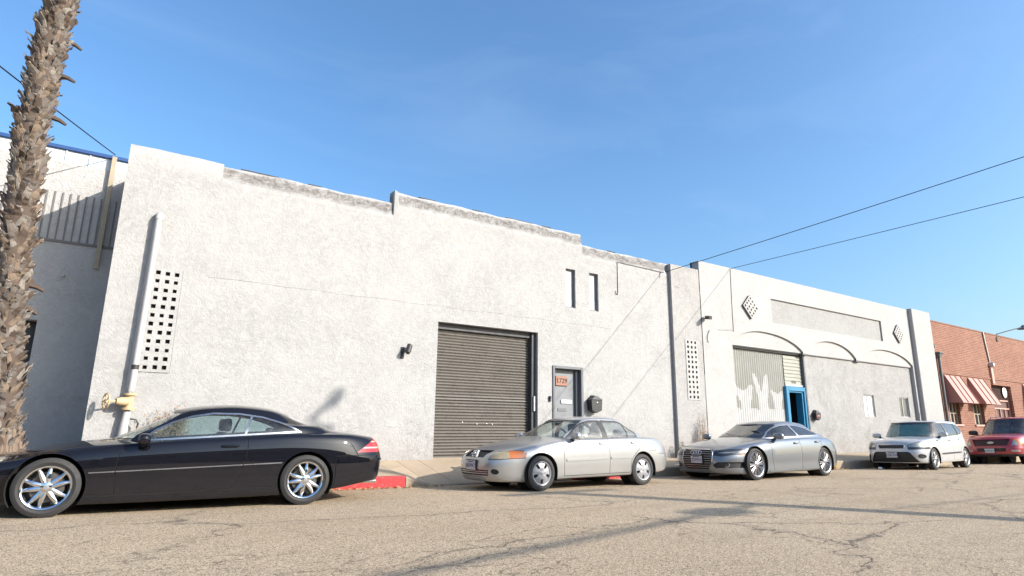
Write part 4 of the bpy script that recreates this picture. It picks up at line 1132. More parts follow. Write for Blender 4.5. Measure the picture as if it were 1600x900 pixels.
# ------------------------------------------------------------------ cars
class Shell:
    """a body surface as polygons whose corners carry smooth normals; pieces are cut out of it by convex outlines"""
    def __init__(self): self.reg = {}
    def load(self, name, verts, faces):
        V = np.array(verts, float); N = np.zeros_like(V)
        for f in faces:
            p = V[list(f)]
            n = np.zeros(3)
            for i in range(1, len(f) - 1): n += np.cross(p[i] - p[0], p[i + 1] - p[0])
            for i in f: N[i] += n
        # weld normals of coincident vertices
        key = {}
        for i, v in enumerate(V): key.setdefault((round(v[0], 4), round(v[1], 4), round(v[2], 4)), []).append(i)
        for ids in key.values():
            if len(ids) > 1:
                s = N[ids].sum(0)
                for i in ids: N[i] = s
        L = np.linalg.norm(N, axis=1); L[L == 0] = 1; N /= L[:, None]
        VN = [tuple(a) + tuple(b) for a, b in zip(V, N)]
        self.reg.setdefault(name, [])
        for f in faces:
            poly = [VN[i] for i in f]
            q = [poly[i] for i in range(len(poly)) if abs(poly[i][0] - poly[i - 1][0]) + abs(poly[i][1] - poly[i - 1][1]) + abs(poly[i][2] - poly[i - 1][2]) > 1e-6]
            if len(q) >= 3: self.reg[name].append(q)
    def cut(self, src, dst, poly, proj, cond=None):
        A = {'side': (0, 2), 'front': (1, 2), 'top': (0, 1)}[proj]
        i0, i1 = A
        ar = sum(poly[k][0] * poly[(k + 1) % len(poly)][1] - poly[(k + 1) % len(poly)][0] * poly[k][1] for k in range(len(poly)))
        if ar < 0: poly = poly[::-1]
        x0 = min(p[0] for p in poly); x1 = max(p[0] for p in poly); y0 = min(p[1] for p in poly); y1 = max(p[1] for p in poly)
        keep = []; out = []
        E = [(poly[k], poly[(k + 1) % len(poly)]) for k in range(len(poly))]
        for f in self.reg[src]:
            if max(v[i0] for v in f) <= x0 or min(v[i0] for v in f) >= x1 or max(v[i1] for v in f) <= y0 or min(v[i1] for v in f) >= y1:
                keep.append(f); continue
            if cond:
                n = len(f); c = [sum(v[k] for v in f) / n for k in range(6)]
                if not cond(c): keep.append(f); continue
            ins = f
            for a, b in E:
                ex, ey = b[0] - a[0], b[1] - a[1]
                d = [ex * (v[i1] - a[1]) - ey * (v[i0] - a[0]) for v in ins]
                if all(t >= -1e-9 for t in d): continue
                if all(t <= 1e-9 for t in d):
                    keep.append(ins); ins = None; break
                I = []; O = []
                n = len(ins)
                for k in range(n):
                    v, w, dv, dw = ins[k], ins[(k + 1) % n], d[k], d[(k + 1) % n]
                    if dv >= 0: I.append(v)
                    if dv <= 0: O.append(v)
                    if (dv > 0 and dw < 0) or (dv < 0 and dw > 0):
                        t = dv / (dv - dw)
                        m = tuple(v[j] + (w[j] - v[j]) * t for j in range(6))
                        I.append(m); O.append(m)
                if len(O) >= 3: keep.append(O)
                ins = I if len(I) >= 3 else None
                if ins is None: break
            if ins: out.append(ins)
        self.reg[src] = keep
        if dst is not None: self.reg.setdefault(dst, []).extend(out)
        return len(out)
    def build(self, name, mat, parent, objname, offset=0.0, skirt=True, inset_mat=None):
        polys = self.reg.get(name, [])
        if not polys: return None
        key = {}; V = []; N = []; F = []
        for f in polys:
            ids = []
            for v in f:
                k = (round(v[0], 4), round(v[1], 4), round(v[2], 4))
                if k not in key:
                    key[k] = len(V); V.append(v[:3]); N.append(v[3:])
                ids.append(key[k])
            q = [ids[i] for i in range(len(ids)) if ids[i] != ids[i - 1]]
            if len(set(q)) == len(q) and len(q) >= 3: F.append(q)
        if not F: return None
        # separate islands become separate objects
        par = list(range(len(V)))
        def find(i):
            while par[i] != i:
                par[i] = par[par[i]]; i = par[i]
            return i
        for f in F:
            for i in f[1:]: par[find(i)] = find(f[0])
        groups = {}
        for f in F: groups.setdefault(find(f[0]), []).append(f)
        if len(groups) > 1 and objname not in ('body', 'roof'):
            big = [g for g in groups.values() if sum(len(f) for f in g) > 6 or len(groups) <= 4]
            first = None
            for g in big:
                sub = Shell(); sub.reg['x'] = [[tuple(V[i]) + tuple(N[i]) for i in f] for f in g]
                o = sub.build('x', mat, parent, objname, offset, skirt)
                first = first or o
            return first
        nv = len(V)
        if offset:
            W = [tuple(V[i][k] + N[i][k] * offset for k in range(3)) for i in range(nv)]
            NN = list(N)
            if skirt:
                cnt = {}
                for f in F:
                    for a, b in zip(f, f[1:] + f[:1]): cnt[(a, b)] = cnt.get((a, b), 0) + 1
                base = {}
                for (a, b) in list(cnt):
                    if (b, a) not in cnt:
                        d = Vector(V[b]) - Vector(V[a])
                        sn = d.cross(Vector(N[a]));
                        if sn.length < 1e-9: continue
                        sn.normalize()
                        if offset < 0: sn = -sn
                        i = len(W)
                        W += [W[a], W[b], V[b], V[a]]; NN += [tuple(sn)] * 4
                        F.append([i, i + 3, i + 2, i + 1] if offset > 0 else [i, i + 3, i + 2, i + 1])
            V, N = W, NN
        me = bpy.data.meshes.new(objname)
        me.from_pydata([tuple(v) for v in V], [], F)
        me.polygons.foreach_set('use_smooth', [True] * len(me.polygons))
        try:
            me.normals_split_custom_set_from_vertices([Vector(n).normalized() if Vector(n).length > 1e-6 else Vector((0, 0, 1)) for n in N])
        except Exception as e:
            print('normals', e)
        return link(objname, me, mat, parent)

def ring(xf, xr, xm, w, nf, nr, N):
    """half plan outline (front centre -> side -> rear centre), resampled evenly"""
    pts = []
    K = 260
    for i in range(K + 1):
        th = pi / 2 * i / K
        c, s = cos(th), sin(th)
        pts.append((xm - (xm - xf) * c ** (2 / nf), w * s ** (2 / nf)))
    for i in range(1, K + 1):
        th = pi / 2 * i / K
        c, s = cos(th), sin(th)
        pts.append((xm + (xr - xm) * s ** (2 / nr), w * c ** (2 / nr)))
    P = np.array(pts); d = np.r_[0, np.cumsum(np.hypot(*np.diff(P, axis=0).T))]
    t = np.linspace(0, d[-1], N + 1)
    return np.c_[np.interp(t, d, P[:, 0]), np.interp(t, d, P[:, 1])]

def catmull(P, sub):
    P = np.array(P); n = len(P); out = []
    for i in range(n - 1):
        p0 = P[i - 1] if i > 0 else 2 * P[i] - P[i + 1]
        p1, p2 = P[i], P[i + 1]
        p3 = P[i + 2] if i + 2 < n else 2 * P[i + 1] - P[i]
        for k in range(sub):
            t = k / sub
            out.append(0.5 * ((2 * p1) + (-p0 + p2) * t + (2 * p0 - 5 * p1 + 4 * p2 - p3) * t * t + (-p0 + 3 * p1 - 3 * p2 + p3) * t ** 3))
    out.append(P[-1])
    return np.array(out)

def ring_shell(sh, name, levels, crown, N=84, sub=5, deckn=14, wmod=None):
    """levels bottom->top: (zfun, w, xf, xr, nf, nr); closes with a cambered deck"""
    xm = 0.5 * (levels[-1][2] + levels[-1][3])
    cols = []
    R = [ring(l[2], l[3], xm, l[1], l[4], l[5], N) for l in levels]
    for i in range(N + 1):
        pts = []
        for l, r in zip(levels, R):
            x, y = r[i]
            if wmod: y = y * wmod(x, l)
            z = l[0](x) if callable(l[0]) else l[0]
            pts.append((x, y, z))
        cols.append(catmull(pts, sub))
    rows = len(cols[0])
    verts = []; faces = []
    def vid(s, i, j): return (s * (N + 1) + i) * rows + j
    for s in (1, -1):
        for i in range(N + 1):
            for j in range(rows):
                x, y, z = cols[i][j]; verts.append((x, -s * y, z))
    for s in (0, 1):
        for i in range(N):
            for j in range(rows - 1):
                q = (vid(s, i, j), vid(s, i + 1, j), vid(s, i + 1, j + 1), vid(s, i, j + 1))
                faces.append(q if s == 0 else q[::-1])
    base = len(verts)
    for i in range(N + 1):
        x, y, z = cols[i][-1]
        for k in range(deckn + 1):
            t = -1 + 2 * k / deckn
            verts.append((x, y * t, z + crown(x) * (1 - abs(t) ** 2.2) * min(1.0, y / 0.35)))
    for i in range(N):
        for k in range(deckn):
            a = base + i * (deckn + 1) + k
            faces.append((a, a + deckn + 1, a + deckn + 2, a + 1))
    sh.load(name, verts, faces)

def circ(cx, cz, r, n=44, rx=None):
    return [(cx + (rx or r) * cos(2 * pi * k / n), cz + r * sin(2 * pi * k / n)) for k in range(n)]

def strip(p, w):
    """convex quads covering a polyline of width w"""
    out = []
    for a, b in zip(p[:-1], p[1:]):
        dx, dz = b[0] - a[0], b[1] - a[1]; L = hypot(dx, dz); nx, nz = -dz / L * w / 2, dx / L * w / 2
        ex, ez = dx / L * w * 0.25, dz / L * w * 0.25
        out.append([(a[0] + nx - ex, a[1] + nz - ez), (a[0] - nx - ex, a[1] - nz - ez), (b[0] - nx + ex, b[1] - nz + ez), (b[0] + nx + ex, b[1] + nz + ez)])
    return out

M['tyre'] = plain('tyre_rubber', (0.028, 0.027, 0.027), 0.75, var=0.25, scale=20, bump=0.3, bscale=120)
M['chrome'] = plain('chrome', (0.75, 0.76, 0.78), 0.07, 1.0, var=0.03)
M['trim'] = plain('satin_bright_trim', (0.40, 0.405, 0.41), 0.28, 0.9, var=0.05)
M['alloy'] = plain('silver_alloy', (0.36, 0.36, 0.37), 0.33, 0.85, var=0.08)
M['alloy_dark'] = plain('dark_alloy', (0.06, 0.06, 0.065), 0.4, 0.6)
M['hubcap'] = plain('silver_hubcap_plastic', (0.30, 0.30, 0.31), 0.4, 0.35, var=0.1)
M['brake'] = plain('brake_disc_steel', (0.10, 0.095, 0.09), 0.6, 0.6)
M['seam'] = plain('panel_gap', (0.008, 0.008, 0.008), 0.9)
M['rubber'] = plain('black_rubber_trim', (0.02, 0.02, 0.021), 0.55)
M['seat'] = plain('dark_seat_cloth', (0.03, 0.03, 0.033), 0.8)
M['seat_grey'] = plain('grey_seat_cloth', (0.16, 0.155, 0.15), 0.85)
M['underbody'] = plain('underbody_black', (0.012, 0.012, 0.012), 0.9)
M['red_lens'] = plain('red_lamp_lens', (0.50, 0.02, 0.018), 0.12, var=0.15, coat=1.0)
M['white_lens'] = plain('clear_lamp_stripe', (0.46, 0.34, 0.32), 0.15, coat=1.0)
M['amber'] = plain('amber_lens', (0.42, 0.12, 0.02), 0.2, coat=1.0)
M['lamp_in'] = plain('headlamp_reflector', (0.42, 0.40, 0.34), 0.22, 0.7, var=0.3, scale=18)
M['lamp_hazy'] = plain('hazed_headlamp_lens', (0.33, 0.27, 0.17), 0.25, 0.1, var=0.35, scale=12, coat=0.8)
M['lamp_dark'] = plain('dark_headlamp_lens', (0.035, 0.04, 0.05), 0.3, 0.2, var=0.4, scale=16, coat=0.35)
M['glass_cl'] = glass_mat('car_glass_green', (0.58, 0.70, 0.70), 1.0, 0.05)
M['glass_dark'] = glass_mat('car_glass_tinted', (0.05, 0.055, 0.06), 1.0, 0.05)
M['glass_clear'] = glass_mat('car_glass_clear', (0.80, 0.87, 0.85), 1.0, 0.22)
M['glass_ws'] = glass_mat('windscreen_glass', (0.78, 0.85, 0.82), 1.0, 0.07)
M['glass_wsd'] = glass_mat('windscreen_glass_dark', (0.42, 0.46, 0.45), 1.0, 0.04)
M['plate'] = plain('number_plate_white', (0.50, 0.49, 0.50), 0.4)
M['plate_ink'] = plain('number_plate_ink', (0.03, 0.035, 0.12), 0.5)

def tyre_mesh(r, w, rim):
    mb = MB(); h = w / 2
    prof = [(rim - 0.01, -h * 0.72), (rim + 0.012, -h * 0.86), (rim + (r - rim) * 0.45, -h * 1.0), (r - 0.035, -h * 0.96), (r - 0.012, -h * 0.84)]
    tread = []
    for k in range(9):
        t = -0.80 + 1.6 * k / 8
        g = 0.006 if k in (2, 4, 6) else 0.0
        tread.append((r - g - 0.004 * abs(t), h * t))
    prof += tread + [(q[0], -q[1]) for q in prof[::-1]]
    mb.lathe(prof, n=56)
    return mb

def spokes(mb, style, R):
    """wheel face drawn in the x-z plane, outer face towards -y"""
    def spoke(a, secs, ridge=0.012):
        # secs: (radius, half width, y front, y back, skew)
        ca, sa = cos(a), sin(a)
        vs = []
        for r, hw, yf, yb, sk in secs:
            for (t, y) in ((-1, yb), (-1, yf + ridge), (-0.12, yf), (0.12, yf), (1, yf + ridge), (1, yb)):
                u = r; v = hw * t + sk
                vs.append((u * ca - v * sa, y, u * sa + v * ca))
        n = len(secs); k = 6; fs = []
        for i in range(n - 1):
            for j in range(k - 1):
                fs.append((i * k + j, i * k + j + 1, (i + 1) * k + j + 1, (i + 1) * k + j))
        fs += [tuple(range(k)), tuple((n - 1) * k + j for j in range(k))]
        mb.add(vs, fs)
    if style == 'star':          # five broad faceted points, each split towards the rim
        for i in range(5):
            a = 2 * pi * i / 5 + pi / 2 + 0.2
            for s in (-1, 1):
                spoke(a, [(0.035, 0.022, -0.014, 0.03, s * 0.016), (R * 0.48, 0.026, -0.020, 0.025, s * 0.027), (R * 0.76, 0.020, -0.010, 0.03, s * 0.043), (R * 0.97, 0.015, 0.002, 0.04, s * 0.062)], 0.014)
    elif style == 'fan':         # ten pairs of thin blades
        for i in range(10):
            a = 2 * pi * i / 10 + 0.1
            for s in (-1, 1):
                spoke(a, [(0.05, 0.007, -0.004, 0.03, s * 0.006), (R * 0.55, 0.0065, -0.010, 0.02, s * 0.016), (R * 0.97, 0.010, 0.0, 0.03, s * 0.028)], 0.004)
    elif style == 'cap':         # plastic trim with five wide paddles
        for i in range(5):
            a = 2 * pi * i / 5 + pi / 2
            spoke(a, [(0.03, 0.05, -0.020, 0.02, 0), (R * 0.42, 0.050, -0.024, 0.015, 0), (R * 0.55, 0.048, -0.020, 0.015, 0), (R * 0.80, 0.078, -0.008, 0.02, 0), (R * 0.97, 0.112, 0.004, 0.03, 0)], 0.006)
    elif style == 'twin':
        for i in range(5):
            a = 2 * pi * i / 5 + pi / 2
            for s in (-1, 1):
                spoke(a, [(0.04, 0.018, -0.008, 0.03, s * 0.012), (R * 0.55, 0.018, -0.014, 0.025, s * 0.030), (R * 0.97, 0.022, 0.0, 0.03, s * 0.050)], 0.007)

_wheel_cache = {}
def make_wheel(parent, loc, r, w, rim, style, mats, side, star=False):
    """wheel (> rim, tyre, hub cap, brake disc); outer face towards -y, turned round on the far side"""
    key = (r, w, rim, style, mats)
    wh = empty('wheel', loc, 0.0 if side < 0 else pi, parent)
    if key in _wheel_cache:
        for me_name, me in _wheel_cache[key]:
            o = bpy.data.objects.new(me_name, me); COL.objects.link(o); o.parent = wh
        return wh
    L = []
    def add(mb, nm, mat, sm=35):
        o = mb.build(nm, mat, wh, smooth=sm); L.append((nm, o.data))
    add(tyre_mesh(r, w, rim), 'tyre', M['tyre'], 30)
    mb = MB(); h = w / 2
    mb.lathe([(rim + 0.012, -h * 0.90), (rim + 0.004, -h * 0.97), (rim - 0.008, -h * 0.93), (rim - 0.020, -h * 0.80), (rim - 0.030, -h * 0.2), (rim - 0.030, h * 0.8)], n=48)
    yf = -h * 0.80
    n0 = len(mb.v)
    spokes(mb, style, rim - 0.004)
    for k in range(n0, len(mb.v)):
        v = mb.v[k]; mb.v[k] = (v[0], v[1] + yf, v[2])
    mb.lathe([(0.0, yf - 0.022), (0.03, yf - 0.022), (0.062, yf - 0.012), (0.066, yf + 0.02)], n=20)
    add(mb, 'rim', M[mats])
    mb = MB(); mb.lathe([(0, yf + 0.06), (rim * 0.72, yf + 0.06), (rim * 0.72, yf + 0.08), (0, yf + 0.09)], n=28); add(mb, 'brake_disc', M['brake'])
    mb = MB(); mb.lathe([(0, yf + 0.11), (rim - 0.02, yf + 0.11)], n=24); add(mb, 'wheel_back', M['underbody'])
    mb = MB(); mb.lathe([(0.0, yf - 0.028), (0.024, yf - 0.027), (0.029, yf - 0.021)], n=16)
    if star:
        for k in range(3):
            a = pi / 2 + 2 * pi * k / 3
            mb.add([(0.021 * cos(a), yf - 0.031, 0.021 * sin(a)), (0.004 * cos(a + 1.05), yf - 0.031, 0.004 * sin(a + 1.05)), (0, yf - 0.034, 0), (0.004 * cos(a - 1.05), yf - 0.031, 0.004 * sin(a - 1.05))], [(0, 1, 2, 3)])
    add(mb, 'hub_cap', M['hubcap'])
    mb = MB()
    for k in range(5):
        a = 2 * pi * k / 5 + 0.85; mb.lathe([(0, yf - 0.010), (0.009, yf - 0.009), (0.010, yf + 0.01)], (0.052 * cos(a), 0, 0.052 * sin(a)), n=8)
    add(mb, 'wheel_nuts', M['brake'])
    _wheel_cache[key] = L
    return wh

def blob(mb, c, r, n=10, m=8, squash=(1, 1, 1), e=1.0):
    vs = []; fs = []
    for j in range(m + 1):
        ph = -pi / 2 + pi * j / m
        for k in range(n):
            th = 2 * pi * k / n
            f = lambda v: (abs(v) ** e) * (1 if v >= 0 else -1)
            vs.append((c[0] + r * squash[0] * f(cos(ph)) * f(cos(th)), c[1] + r * squash[1] * f(cos(ph)) * f(sin(th)), c[2] + r * squash[2] * f(sin(ph))))
    for j in range(m):
        for k in range(n):
            fs.append((j * n + k, j * n + (k + 1) % n, (j + 1) * n + (k + 1) % n, (j + 1) * n + k))
    mb.add(vs, fs)

def seat(root, x, y, z, w, h, mat, name='seat'):
    mb = MB()
    mb.hexa([(x - 0.25, y - w / 2, z), (x + 0.25, y - w / 2, z - 0.04), (x + 0.25, y + w / 2, z - 0.04), (x - 0.25, y + w / 2, z), (x - 0.25, y - w / 2, z + 0.14), (x + 0.22, y - w / 2, z + 0.10), (x + 0.22, y + w / 2, z + 0.10), (x - 0.25, y + w / 2, z + 0.14)])
    mb.hexa([(x + 0.17, y - w / 2, z + 0.05), (x + 0.30, y - w / 2, z + 0.05), (x + 0.30, y + w / 2, z + 0.05), (x + 0.17, y + w / 2, z + 0.05), (x + 0.33, y - w * 0.4, z + h), (x + 0.42, y - w * 0.4, z + h), (x + 0.42, y + w * 0.4, z + h), (x + 0.33, y + w * 0.4, z + h)])
    s = mb.build(name, mat, root, smooth=50, bevel=0.03)
    nh = 1 if w < 0.8 else 2
    for k in range(nh):
        yy = y if nh == 1 else y + (-0.3 + 0.6 * k)
        mb = MB(); blob(mb, (x + 0.40, yy, z + h + 0.10), 0.12, 12, 8, (0.45, 1.0, 0.75), 0.6); mb.build('headrest', mat, s, smooth=60)

def car(name, label, fr, rr, S):
    """fr/rr: ground contact of the two near-side wheels (world x,y). Local x runs from the nose (0) to the tail, near side is -y."""
    fr, rr = Vector(fr), Vector(rr)
    ang = atan2(rr.y - fr.y, rr.x - fr.x)
    t = Vector((cos(ang), sin(ang))); n = Vector((-t.y, t.x))
    half = S['track']
    mid = (fr + rr) / 2 + n * half
    org = mid - t * (S['fo'] + S['wb'] / 2)
    zn = (road_z(fr.x, fr.y) + road_z(rr.x, rr.y)) / 2
    pf = mid + n * half; zf = road_z(pf.x, pf.y)
    root = empty(name, (org.x, org.y, 0), 0)
    roll = atan2(zf - zn, 2 * half)
    pitch = -atan2(road_z(rr.x, rr.y) - road_z(fr.x, fr.y), S['wb'])
    R = Matrix.Rotation(ang, 4, 'Z') @ Matrix.Rotation(pitch, 4, 'Y') @ Matrix.Rotation(roll, 4, 'X')
    # put the near wheels exactly on the road
    off = R @ Vector((S['fo'] + S['wb'] / 2, -half, 0))
    nm = (fr + rr) / 2
    root.matrix_world = Matrix.Translation((nm.x - off.x, nm.y - off.y, zn - off.z)) @ R
    tag(root, label, 'car', 'cars parked along the kerb')
    sh = Shell()
    ring_shell(sh, 'body', S['levels'], S['crown'], sub=5, wmod=S.get('wmod'))
    ring_shell(sh, 'cabin', S['cabin'], S['roofcrown'], sub=6, N=80)
    # open the body under the cabin
    c0 = S['cabin'][0]
    hole = ring(c0[2] + 0.16, c0[3] - 0.14, 0.5 * (c0[2] + c0[3]), c0[1] - 0.07, 3.0, 3.0, 16)
    poly = [(a, b) for a, b in hole] + [(a, -b) for a, b in hole[::-1][1:-1]]
    sh.cut('body', None, poly, 'top', lambda c: c[5] > 0.55)
    fo, wb, r = S['fo'], S['wb'], S['r']
    for xw in (fo, fo + wb):
        for s in (-1, 1):
            sh.cut('body', None, circ(xw, r + 0.005, S['arch']), 'side', lambda c, s=s: c[1] * s > 0.35)
            if S.get('lip'):
                sh.cut('body', 'arch_lip%d' % s, circ(xw, r + 0.005, S['arch'] + S['lip']), 'side', lambda c, s=s: c[1] * s > 0.35 and abs(c[4]) > 0.3)
    objs = {}
    for it in S['cuts']:
        src, dst, proj, polys, mode = it[:5]
        if not isinstance(polys[0][0], (tuple, list)): polys = [polys]
        for p in polys:
            if mode == 'both':
                for s, tagx in ((-1, '_n'), (1, '_f')):
                    if proj == 'front': pp = [(abs(q[0]) * s, q[1]) for q in p]
                    else: pp = p
                    sr = src if src in ('body', 'cabin') or src in sh.reg else src + tagx
                    sh.cut(sr, dst + tagx if dst else None, pp, proj, lambda c, s=s: c[1] * s > 0.0 and (abs(c[4]) > 0.25 or proj == 'front') and (proj != 'front' or (c[3] < -0.05 and c[0] < S.get('lampx', 0.6))))
            elif mode == 'front':
                sh.cut(src, dst, p, proj, lambda c: c[3] < -0.12)
            elif mode == 'rear':
                sh.cut(src, dst, p, proj, lambda c: c[3] > 0.12)
            else:
                sh.cut(src, dst, p, proj, None)
    body = sh.build('body', S['paint'], root, 'body')
    cab = sh.build('cabin', S['paint'], root, 'roof')
    made = {'body', 'cabin'}
    for key_, (objname, matk, offset) in S['parts'].items():
        for sfx in ('', '_n', '_f'):
            k = key_ + sfx
            if k in sh.reg and k not in made:
                made.add(k)
                o = sh.build(k, M[matk] if isinstance(matk, str) else matk, root, objname, offset)
    for s in (-1, 1):
        k = 'arch_lip%d' % s
        if k in sh.reg: sh.build(k, S.get('lipmat', S['paint']), root, 'wheel_arch', 0.010)
    # wheel wells, floor pan
    for xw in (fo, fo + wb):
        for s in (-1, 1):
            mb = MB(); a = S['arch'] + 0.004; y0 = S['track'] - 0.0; 
            mb.lathe([(a, s * (y0 + 0.005)), (a, s * (y0 - 0.34)), (0.02, s * (y0 - 0.34))], (xw, 0, r + 0.005), n=32)
            # keep only what is inside the body: drop the lower third
            mb2 = MB(); mb2.v = mb.v; mb2.f = [f for f in mb.f if max(mb.v[i][2] for i in f) > S['clear'] - 0.02]; mb2.m = [0] * len(mb2.f)
            mb2.build('wheel_well', M['underbody'], root, smooth=40)
    L0 = S['levels'][0]
    rg = ring(L0[2], L0[3], 0.5 * (L0[2] + L0[3]), L0[1], L0[4], L0[5], 40)
    pl = [(a, b) for a, b in rg] + [(a, -b) for a, b in rg[::-1][1:-1]]
    mb = MB(); zf_ = L0[0] if callable(L0[0]) else (lambda x: L0[0])
    mb.add([(a, b, zf_(a)) for a, b in pl], [tuple(range(len(pl)))])
    mb.box((fo + r + 0.12, -S['track'] + 0.1, S['clear'] - 0.02), (fo + wb - r - 0.12, S['track'] - 0.1, S['clear'] + 0.02))
    mb.build('floor_pan', M['underbody'], root)
    for xw in (fo, fo + wb):
        for s in (-1, 1):
            make_wheel(root, (xw, s * (S['track'] - S['tw'] / 2), r), r, S['tw'], S['rim'], S['style'], S['rimmat'], s, S.get('star', False))
    # cabin furniture
    sm = S.get('seatmat', M['seat'])
    bx, bz = S['belt']
    mb = MB(); mb.hexa([(bx - 0.45, -0.62, bz - 0.40), (bx + 0.12, -0.62, bz - 0.40), (bx + 0.12, 0.62, bz - 0.40), (bx - 0.45, 0.62, bz - 0.40), (bx - 0.40, -0.60, bz - 0.05), (bx + 0.02, -0.60, bz - 0.03), (bx + 0.02, 0.60, bz - 0.03), (bx - 0.40, 0.60, bz - 0.05)])
    mb.build('dashboard', M['seat'], root, smooth=50, bevel=0.04)
    for s in (-1, 1):
        seat(root, bx + 0.62, s * 0.36, bz - 0.52, 0.50, S.get('seath', 0.62), sm)
    seat(root, bx + S.get('rearx', 1.28), 0, bz - 0.54, 1.20, S.get('seath', 0.62) - 0.10, sm, 'rear_seat')
    mb = MB(); rg_ = [Vector((bx + 0.16 - 0.08 * sin(a), -0.36 + 0.185 * cos(a), bz + 0.01 + 0.165 * sin(a))) for a in [2 * pi * k / 24 for k in range(25)]]
    mb.path(rg_, 0.016, 8, caps=False); mb.path([(bx + 0.0, -0.36, bz - 0.1), (bx + 0.16, -0.36, bz + 0.01)], 0.03, 8); mb.path([rg_[0], rg_[12]], 0.014, 6)
    mb.build('steering_wheel', M['black'], root, smooth=50)
    mb = MB(); blob(mb, S['mirror_in'], 0.11, 12, 8, (0.25, 1.0, 0.35), 0.7); mb.build('inner_mirror', M['black'], root, smooth=60)
    # door mirrors
    for s in (-1, 1):
        x, y, z = S['mirror']
        mb = MB(); blob(mb, (x, s * y, z), S.get('msize', 0.115), 14, 10, (0.58, 1.05, 0.62), 0.66)
        o = mb.build('door_mirror', S.get('mirmat', S['paint']), root, smooth=60)
        mb = MB(); mb.path([(x - 0.0, s * (y - 0.07), z - 0.05), (x - 0.02, s * (y - 0.20), z - 0.12)], [0.03, 0.045], 8); mb.build('mirror_foot', M['rubber'], o, smooth=50)
        mb = MB(); mb.disc((x + 0.073 * S.get('msize', 0.115) / 0.115, s * y, z), 0.072, 'x', 16); mb.build('mirror_glass', M['chrome'], o)
    # door handles
    for (x, y, z) in S.get('handles', []):
        for s in (-1, 1):
            mb = MB(); mb.path([(x - 0.11, s * (y - 0.012), z), (x - 0.085, s * (y + 0.022), z + 0.002), (x + 0.085, s * (y + 0.022), z + 0.006), (x + 0.11, s * (y - 0.012), z + 0.006)], [0.011, 0.016, 0.016, 0.011], 8)
            mb.build('door_handle', S.get('hmat', S['paint']), root, smooth=50)
    return root, sh

def number_plate(root, x, y, z, txt, tilt=0.0, w=0.305, h=0.155, yaw=0.0, top=None):
    mb = MB(); mb.box((-0.006, -w / 2, -h / 2), (0.0, w / 2, h / 2))
    o = mb.build('number_plate', M['plate'], root, bevel=0.002)
    o.location = (x, y, z); o.rotation_euler = (0, tilt, yaw)
    mb = MB(); mb.box((0.0005, -w / 2 - 0.014, -h / 2 - 0.014), (0.03, w / 2 + 0.014, h / 2 + 0.014)); mb.build('plate_holder', M['rubber'], o)
    me = text_mesh(txt, h * 0.62, 0.001); t = link('plate_letters', me, M['plate_ink'], o)
    t.rotation_euler = (pi / 2, 0, -pi / 2); t.location = (-0.0075, 0, -h * 0.06); t.scale = (0.92, 1, 1)
    if top:
        mb = MB(); mb.box((-0.0085, -w * 0.3, h * 0.33), (-0.0062, w * 0.3, h * 0.42)); mb.build('plate_heading', M['plate_ink'], o)
    return o

# --- black coupe -----------------------------------------------------------
P_black = car_paint('black_car_paint', (0.006, 0.006, 0.009), 0.0, 0.3, dust=0.03, dustcol=(0.20, 0.175, 0.145), coat=1.0, coatrough=0.02)
sh_cl = pchip([(0.0, 0.60), (0.4, 0.665), (0.8, 0.735), (1.2, 0.785), (1.62, 0.82), (2.1, 0.855), (3.1, 0.915), (3.7, 0.945), (4.3, 0.945), (4.75, 0.905), (4.95, 0.88)])
low_cl = pchip([(0.0, 0.20), (0.6, 0.15), (1.3, 0.135), (3.4, 0.15), (4.2, 0.20), (4.7, 0.27), (4.95, 0.30)])
cl_levels = [(lambda x: low_cl(x) + 0.02, 0.80, 0.16, 4.78, 3.4, 4.2), (low_cl, 0.905, 0.05, 4.90, 3.9, 4.6),
             (lambda x: 0.30 + 0.04 * (x > 4.2) * (x - 4.2), 0.925, 0.0, 4.965, 4.0, 4.8), (lambda x: 0.505 + 0.016 * x, 0.93, 0.0, 4.995, 4.0, 4.8),
             (lambda x: 0.5 * (0.545 + 0.016 * x) + 0.5 * sh_cl(x) - 0.01, 0.925, 0.05, 4.965, 3.9, 4.4),
             (lambda x: sh_cl(x) - 0.045, 0.895, 0.13, 4.93, 3.6, 4.2), (sh_cl, 0.845, 0.20, 4.89, 3.1, 4.0)]
cl_roof = pchip([(2.08, 1.20), (2.45, 1.268), (2.85, 1.292), (3.25, 1.262), (3.62, 1.165)])
cl_cabin = [(lambda x: sh_cl(x) - 0.03, 0.835, 1.28, 4.38, 3.0, 3.4), (lambda x: sh_cl(x) + 0.10 if x > 1.0 else 0.9, 0.80, 1.50, 4.14, 3.2, 3.5),
            (lambda x: 0.40 * sh_cl(x) + 0.60 * cl_roof(x), 0.715, 1.79, 3.92, 3.4, 3.7), (cl_roof, 0.60, 2.08, 3.62, 3.8, 4.0)]
dlo = [(1.735, 0.842), (3.70, 0.968), (3.61, 1.030), (3.42, 1.108), (3.18, 1.178), (2.88, 1.218), (2.55, 1.218), (2.30, 1.172), (2.08, 1.090), (1.90, 0.990)]
